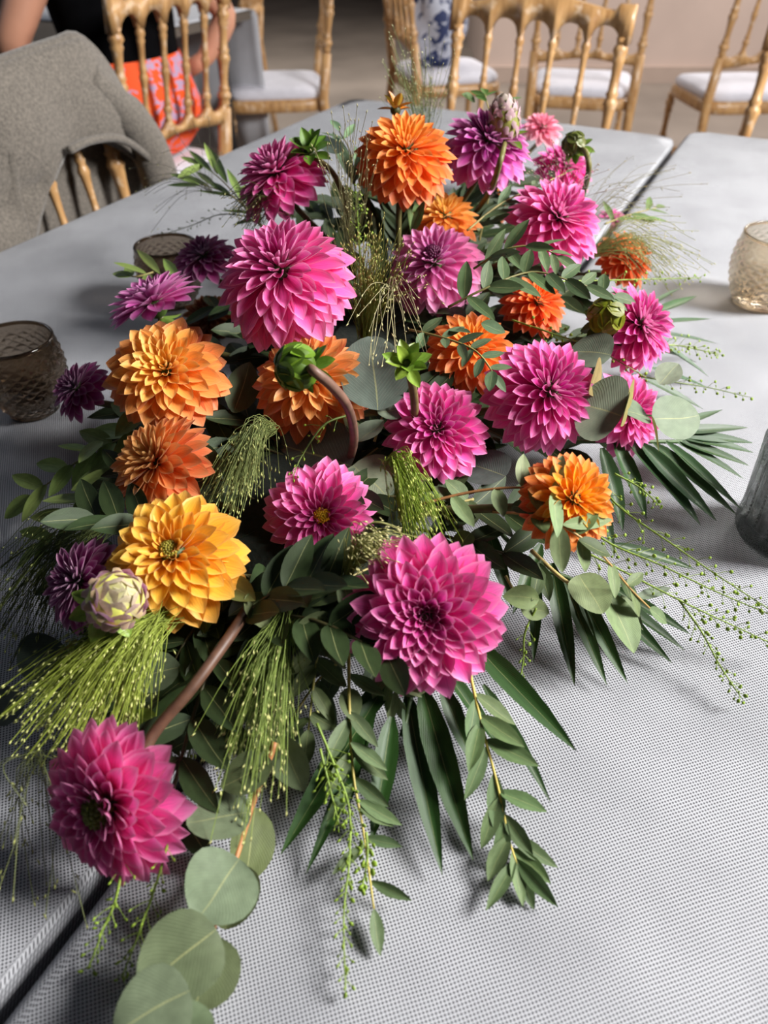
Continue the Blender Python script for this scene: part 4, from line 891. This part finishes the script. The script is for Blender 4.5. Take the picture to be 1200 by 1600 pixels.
def filler(a, e, n, L, W, lab='leafy sprig coloured for the shade around the brown flower stem', grp='sprigs around the brown stem'):
    cvp = curve([a, a.lerp(e, .5)+UP*.015, e], 5); t = thing('filler_sprig', lab, 'sprig', tuple(a), grp)
    b = MB(); b.tube(cvp, .0012, 5); ob('stem', b.mesh('stem', M_STEM), t, None, lin((70, 66, 40)))
    for k in range(n):
        o = near(cvp, .35+.65*k/n); d = (e-a).normalized()
        for sg in (-1, 1):
            dd = (d*.7+d.cross(UP)*sg*.8+UP*r0.uniform(-.2, .35)).normalized(); put_leaf(t, o, o+dd*L, W, r0.choice(('oval', 'lance')), (42, 58, 30), r0)  # same darkened leaf colour, shade of the gaps put into it
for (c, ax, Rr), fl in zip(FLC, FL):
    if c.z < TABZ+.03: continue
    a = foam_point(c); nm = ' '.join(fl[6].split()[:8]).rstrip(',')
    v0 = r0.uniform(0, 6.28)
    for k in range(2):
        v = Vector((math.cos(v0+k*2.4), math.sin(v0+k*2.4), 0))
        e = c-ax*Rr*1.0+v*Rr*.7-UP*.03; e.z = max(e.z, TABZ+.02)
        filler(a+v*.01, e, 5, .042, .016, ('shade-coloured leafy sprig tucked under the ', 'second shade-coloured sprig tucked under the ')[k]+nm, 'shaded sprigs under the flowers')
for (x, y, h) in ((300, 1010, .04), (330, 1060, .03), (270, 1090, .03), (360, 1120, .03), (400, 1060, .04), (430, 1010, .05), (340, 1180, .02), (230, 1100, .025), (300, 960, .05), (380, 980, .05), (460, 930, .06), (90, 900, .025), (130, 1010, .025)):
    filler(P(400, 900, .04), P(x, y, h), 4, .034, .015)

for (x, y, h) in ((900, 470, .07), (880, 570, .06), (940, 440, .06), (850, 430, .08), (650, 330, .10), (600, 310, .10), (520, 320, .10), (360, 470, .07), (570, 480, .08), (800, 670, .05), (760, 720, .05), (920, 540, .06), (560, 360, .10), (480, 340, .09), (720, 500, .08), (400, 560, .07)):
    e = P(x, y, h); filler(foam_point(e), e, 5, .042, .017, 'leafy filler sprig coloured for the shade between the flowers', 'filler sprigs')

# ------------------------------------------------------------------ palm fronds
PALM = (36, 66, 24)
def frond(stem, label, blades, col=PALM, seed=1):
    r = random.Random(seed); t = thing('palm_frond', label, 'palm leaf', tuple(P(*stem[0])), 'palm fronds')
    b = MB(); b.tube(curve(path(stem), 6), .0017, 6); ob('stem', b.mesh('stem', M_STEM), t, None, lin((64, 88, 48)))
    for (bx, by, bh, tx, ty, th, wpx) in blades:
        a, e = P(bx, by, bh), P(tx, ty, th); wd = .86*wpx*((a+e)/2-cam.location).length/FPX
        n = UP+CAMB*.3+Vector((r.uniform(-.35, .35), r.uniform(-.35, .35), 0))
        ob('leaflet', LEAF['blade'][r.randrange(3)], t, frame(e-a, n, a, wd, (e-a).length, wd), vary(lin(col), r, .14))
frond([(660, 900, .05), (655, 1000, .045), (640, 1100, .03), (628, 1150, .025)], 'dark palm frond fanning out under the big front dahlia, blades pointing at us', [
 (735, 1000, .04, 900, 1174, .022, 44), (755, 1070, .035, 862, 1254, .012, 26), (636, 1085, .03, 690, 1368, .008, 46), (660, 1075, .035, 738, 1345, .012, 52), (612, 1120, .03, 580, 1318, .008, 42),
 (590, 1090, .035, 437, 1335, .008, 48), (585, 1110, .03, 478, 1366, .006, 30), (690, 1070, .035, 742, 1200, .015, 34), (620, 1050, .04, 505, 1190, .02, 40), (575, 1110, .03, 545, 1260, .012, 24), (690, 1040, .04, 790, 1180, .02, 30)], seed=3)
frond([(780, 830, .06), (830, 880, .045), (880, 900, .035), (930, 920, .03)], 'dark palm frond at lower right below the orange and red dahlia', [
 (862, 880, .04, 897, 1072, .008, 34), (880, 900, .035, 948, 1072, .008, 30), (898, 910, .035, 980, 1068, .008, 30), (840, 900, .04, 833, 1036, .012, 22), (930, 920, .03, 1050, 1037, .008, 28),
 (945, 925, .03, 1070, 1016, .008, 26), (950, 915, .03, 1080, 992, .010, 24), (845, 850, .045, 800, 960, .03, 30), (960, 850, .04, 1090, 890, .015, 20), (760, 820, .06, 800, 950, .03, 28)], seed=4)
frond([(900, 690, .05), (960, 690, .05), (1020, 690, .045), (1085, 690, .035)], 'palm frond spreading right over the bright cloth near the grey tumbler', [
 (960, 690, .05, 1012, 810, .012, 34), (980, 690, .05, 1098, 820, .010, 38), (1000, 692, .05, 1120, 815, .012, 30), (1020, 692, .045, 1152, 806, .012, 26), (1040, 690, .045, 1160, 798, .016, 22), (1055, 690, .04, 1165, 748, .02, 20),
 (1060, 688, .04, 1172, 728, .024, 20), (1065, 685, .04, 1180, 706, .028, 22), (1060, 680, .04, 1178, 692, .03, 22), (1050, 675, .045, 1170, 668, .034, 20), (1040, 670, .045, 1130, 640, .036, 16), (940, 700, .05, 975, 830, .012, 34), (920, 720, .05, 960, 870, .012, 30)], (48, 78, 42), 5)
frond([(930, 560, .06), (985, 530, .05), (1030, 510, .045)], 'palm frond fanning right behind the right edge magenta dahlia', [
 (1020, 530, .045, 1108, 588, .012, 20), (1015, 575, .045, 1108, 606, .012, 16), (1025, 520, .045, 1122, 536, .02, 12), (1025, 505, .045, 1112, 498, .024, 12), (1020, 490, .045, 1090, 462, .024, 16), (1015, 480, .045, 1065, 448, .026, 14), (1020, 545, .045, 1090, 565, .012, 14), (1000, 590, .05, 1100, 640, .02, 20)], (54, 82, 50), 6)

# ------------------------------------------------------------------ panicum grass
def grass(base, tips, n, label, col=(128, 150, 62), seedc=(196, 204, 120), rad=.00024, droop=.02, spread=.012, seeds=3, start=.5, sl=.0038, seed=1, bush=1.0):
    # tips: two or three points (x, y, h) the fan of strand ends sweeps through
    r = random.Random(seed); o = P(*base); tp = path(tips); t = thing('grass_plume', label, 'grass', tuple(o), 'grass plumes')
    sb = MB(); ss = MB()
    for i in range(n):
        q = r.random(); k = q*(len(tp)-1); j = min(int(k), len(tp)-2); e = tp[j].lerp(tp[j+1], k-j)
        f = r.uniform(.55, 1.05); e = o+(e-o)*f+Vector((r.gauss(0, spread), r.gauss(0, spread), r.gauss(0, spread*.8)))
        e.z = max(e.z, TABZ+.003)
        m = o.lerp(e, .5)+UP*droop*r.uniform(.5, 1.3)+Vector((r.gauss(0, spread*.3), r.gauss(0, spread*.3), 0))
        oo = o+Vector((r.gauss(0, .0022), r.gauss(0, .0022), r.gauss(0, .0022)))*bush
        cvp = curve([oo, m, e], 5); sb.tube(cvp, rad, 3, False)
        for s in range(seeds):
            qq = 1 if s == 0 else r.uniform(start, .97); p = near(cvp, qq); d = (cvp[-1]-cvp[-3]).normalized()
            d = (d+Vector((r.gauss(0, .25), r.gauss(0, .25), r.gauss(0, .25)))).normalized()
            p = p+(Vector((r.gauss(0, .002), r.gauss(0, .002), r.gauss(0, .0015))) if s else Vector())
            p.z = max(p.z, TABZ+.002)
            ss.seed(p, d, sl*r.uniform(.8, 1.25), sl*.155)
    ob('strands', sb.mesh('strands', M_STRAND), t, None, lin(col), 'stuff'); ob('seeds', ss.mesh('seeds', M_POD), t, None, lin(seedc), 'stuff')
grass((262, 955, .075), [(0, 1090, .05), (60, 1170, .045), (190, 1185, .04)], 340, 'bright green grass plume sweeping left below the golden yellow dahlia', (160, 176, 74), (212, 216, 136), droop=.012, spread=.007, seed=1, bush=1.6)
grass((450, 960, .07), [(330, 1160, .04), (380, 1290, .035), (440, 1200, .04)], 170, 'pale green grass plume hanging down left of the long eucalyptus sprig', (134, 154, 74), (206, 206, 136), seed=2, spread=.007, droop=.012, bush=1.5)
grass((180, 815, .06), [(0, 900, .03), (-10, 1000, .02), (40, 1040, .02)], 130, 'dark wispy grass plume reaching to the left edge of the picture', (86, 98, 48), (150, 158, 96), seed=3)
grass((425, 668, .10), [(310, 780, .08), (350, 810, .08), (395, 770, .085)], 130, 'olive grass tuft between the apricot and peach orange dahlias', (132, 144, 84), (186, 190, 120), seed=4, spread=.006)
grass((605, 725, .115), [(640, 850, .085), (680, 850, .085), (700, 815, .09)], 130, 'bright green grass tuft right of the yellow eyed pink dahlia', (142, 166, 52), (196, 204, 110), seed=5, spread=.006)
grass((568, 540, .10), [(540, 400, .18), (590, 350, .20), (625, 400, .18)], 150, 'olive grass brush standing right of the largest pink dahlia', (124, 132, 60), (188, 184, 110), seed=6, spread=.010, droop=.01)
grass((664, 240, .14), [(605, 80, .26), (645, 50, .29), (695, 100, .26)], 90, 'airy grass spray rising above the tall orange dahlia', (136, 150, 96), (214, 214, 170), seed=7, spread=.014, droop=.004, sl=.0036)
grass((455, 335, .15), [(380, 280, .17), (355, 330, .15), (390, 345, .13)], 110, 'soft grass tuft with pale seeds below the far left magenta dahlia', (124, 138, 78), (214, 212, 150), seed=8, spread=.009, sl=.0036)
grass((548, 400, .13), [(505, 230, .24), (540, 190, .26), (580, 190, .26)], 40, 'thin see-through grass standing left of the tall orange dahlia', (150, 146, 104), (206, 200, 150), seed=9, spread=.014, droop=.004)
grass((925, 395, .11), [(1040, 440, .09), (1085, 420, .09), (1030, 330, .12)], 100, 'wispy grass spray over the orange dahlia at the right edge', (146, 152, 86), (196, 190, 130), seed=10, spread=.012)
grass((535, 915, .085), [(575, 840, .12), (610, 845, .12), (640, 850, .11)], 80, 'short seedy grass tuft leaning on the top of the big front dahlia', (150, 150, 84), (214, 206, 150), seed=11, spread=.006, sl=.0034)
grass((60, 1180, .03), [(110, 1420, .01), (60, 1430, .01), (10, 1380, .01)], 26, 'few thin grass strands lying on the cloth around the lowest pink dahlia', (120, 128, 80), (160, 164, 100), seed=12, spread=.02)
grass((610, 455, .15), [(580, 560, .15), (630, 545, .15), (650, 500, .16)], 22, 'loose pale grass hairs over the broad dull grey leaf', (176, 170, 130), (206, 200, 150), seed=13, spread=.014)
grass((870, 330, .15), [(840, 210, .22), (880, 250, .20), (940, 270, .17)], 40, 'purplish wispy grass below the nodding green bud', (132, 112, 110), (176, 160, 140), seed=14, spread=.014, droop=.006)
grass((900, 360, .13), [(985, 250, .16), (1040, 270, .14), (1060, 300, .13)], 26, 'sparse grass hairs over the table seam at the upper right', (128, 122, 92), (150, 140, 100), seed=15, spread=.02)
grass((330, 300, .12), [(225, 330, .08), (240, 260, .12), (330, 190, .16)], 24, 'sparse dark grass hairs over the cloth in front of the sweater', (96, 94, 78), (150, 150, 100), seed=16, spread=.018)

# ------------------------------------------------------------------ pennycress sprays
def spray(pts, label, n=46, L=.018, col=(126, 150, 60), podc=(138, 166, 56), seed=1, rad=.0009, pod=.0014, start=.12, jit=1.0):
    n = int(n*.72); r = random.Random(seed); cv = curve(path(pts), 7); t = thing('pennycress_spray', label, 'spray', tuple(cv[0]), 'pennycress sprays')
    b = MB(); b.tube(cv, [rad*(1-.6*i/len(cv)) for i in range(len(cv))], 5); ob('stem', b.mesh('stem', M_STEM), t, None, lin(col))
    sb = MB(); ss = MB()
    for i in range(n):
        q = start+(1-start)*(i+r.random())/n; o = near(cv, q); d = (near(cv, min(1, q+.03))-near(cv, q-.03)).normalized()
        a = i*2.4+r.uniform(-.4, .4); x = d.orthogonal().normalized(); z = d.cross(x); s = (d*.75+(x*math.cos(a)+z*math.sin(a))*r.uniform(.6, 1.1)*jit).normalized()
        l = L*(1-.65*q)*r.uniform(.55, 1.15); e = o+s*l
        if e.z < TABZ+.003: e.z = TABZ+.003
        sb.tube([o, o.lerp(e, .5)+UP*.001, e], .00022, 3, False); ss.ball(e, pod*r.uniform(.7, 1.2), .45, 6, 4, (s.cross(UP)+Vector((r.uniform(-.5, .5), r.uniform(-.5, .5), .4))).normalized())
    ob('stalks', sb.mesh('stalks', M_STEM), t, None, lin(col), 'stuff'); ob('pods', ss.mesh('pods', M_POD), t, None, lin(podc), 'stuff')
spray([(930, 730, .07), (960, 785, .065), (1050, 850, .06), (1130, 905, .05), (1215, 960, .04)], 'long pennycress stem reaching the right edge, uppermost of the three', 60, .016, seed=1)
spray([(900, 810, .07), (955, 850, .06), (1030, 882, .055), (1120, 925, .045), (1215, 965, .035)], 'long pennycress stem reaching right, middle of the three over bright cloth', 64, .017, seed=2)
spray([(890, 850, .06), (945, 878, .055), (1070, 942, .04), (1140, 975, .03), (1215, 1010, .02)], 'long pennycress stem reaching right, lowest of the three', 70, .017, seed=3)
spray([(1060, 936, .04), (1095, 985, .03), (1125, 1040, .02), (1158, 1090, .012)], 'pennycress tip branching down right at the lower right, with clear shadow', 46, .013, seed=4)
spray([(495, 1130, .045), (520, 1190, .035), (545, 1260, .025), (546, 1340, .02), (537, 1430, .012), (540, 1545, .008)], 'long pennycress stem hanging down to the bottom centre', 90, .013, seed=5)
spray([(500, 1170, .04), (515, 1230, .03), (530, 1290, .02)], 'short pennycress stem left of the long hanging one', 30, .013, seed=6)
spray([(572, 1300, .02), (574, 1340, .015), (565, 1390, .01)], 'small pennycress pod cluster over the palm blade at bottom centre', 26, .009, seed=7, pod=.002)
spray([(200, 1300, .04), (182, 1400, .025), (160, 1455, .015), (138, 1515, .008)], 'pennycress stem left under the lowest pink dahlia', 34, .014, seed=8)
spray([(270, 1290, .04), (246, 1375, .025), (220, 1450, .015), (190, 1528, .008)], 'pennycress stem right under the lowest pink dahlia', 40, .014, seed=9)
spray([(1000, 588, .07), (1060, 598, .06), (1110, 606, .05), (1168, 620, .035)], 'pennycress stem pointing right above the round silver leaves', 40, .013, seed=10, col=(96, 112, 60))
spray([(860, 440, .14), (940, 438, .12), (1020, 436, .10), (1096, 434, .08)], 'pennycress stem crossing the right edge orange dahlia towards the amber glass', 46, .015, seed=11)
spray([(1000, 540, .07), (1060, 540, .06), (1122, 554, .05)], 'bushy pennycress tip right of the right edge magenta dahlia', 70, .018, seed=12, col=(140, 160, 80), podc=(158, 184, 84))
spray([(565, 450, .13), (562, 390, .15), (558, 330, .17), (555, 300, .18)], 'upright clump of green pennycress right of the largest pink dahlia', 80, .020, seed=13, col=(104, 126, 50))
spray([(400, 340, .11), (345, 335, .09), (300, 352, .07), (250, 368, .06)], 'dark curved pennycress stem over the half hidden glass', 40, .015, seed=14, col=(64, 72, 48), podc=(74, 84, 52))
spray([(838, 950, .05), (820, 990, .035), (818, 1030, .02), (812, 1065, .01)], 'thin pennycress tendril on the cloth right of the big front dahlia', 20, .010, seed=15)
spray([(540, 650, .12), (505, 665, .12), (470, 715, .105), (458, 745, .10)], 'pennycress sprig lying before the apricot dahlia above the folded leaf', 24, .014, seed=16, col=(92, 110, 44))
spray([(800, 500, .12), (860, 520, .12), (930, 545, .11), (1010, 590, .09)], 'pennycress stem running over the upright magenta dahlia to the right', 44, .014, seed=17)
spray([(960, 740, .06), (1000, 762, .055), (1030, 790, .05)], 'small pennycress sprig right of the orange and red dahlia', 30, .012, seed=18)
spray([(350, 1000, .04), (320, 1080, .035), (290, 1200, .02)], 'shaded pennycress stem right above the lowest pink dahlia', 44, .018, seed=19, col=(80, 92, 44), podc=(112, 132, 44))

# tray and foam
def rounded(c, hx, hy, z0, z1, k, mat, name, parent, taper=1.0):
    M = Matrix(((FDIR.x, -FDIR.y, 0, c.x), (FDIR.y, FDIR.x, 0, c.y), (0, 0, 1, 0), (0, 0, 0, 1))); v = []; n = 32; rs = [(1, z0), (taper, z0+(z1-z0)*.7), (taper*.96, z1-.004), (taper*.8, z1)]
    for s, z in rs:
        for j in range(n):
            a = 2*math.pi*j/n; cs, sn = math.cos(a), math.sin(a)
            v.append(M @ Vector((math.copysign(abs(cs)**k, cs)*hx*s, math.copysign(abs(sn)**k, sn)*hy*s, z)))
    f = [(i*n+j, i*n+(j+1) % n, (i+1)*n+(j+1) % n, (i+1)*n+j) for i in range(3) for j in range(n)]+[tuple(range(n-1, -1, -1)), tuple(3*n+j for j in range(n))]
    return ob(name, mesh(name, v, f, mat), parent)
fc = FOAM_C+FDIR*.12
t = thing('flower_tray', 'black tray with shade-dark foam under the whole arrangement, deep in shade', 'tray', tuple(fc))
rounded(fc, .30, .060, TABZ, TABZ+.022, .3, M_TRAY, 'tray', t, 1.05)
rounded(fc, .28, .050, TABZ+.018, TABZ+.065, .35, M_FOAM, 'foam', t, .92)
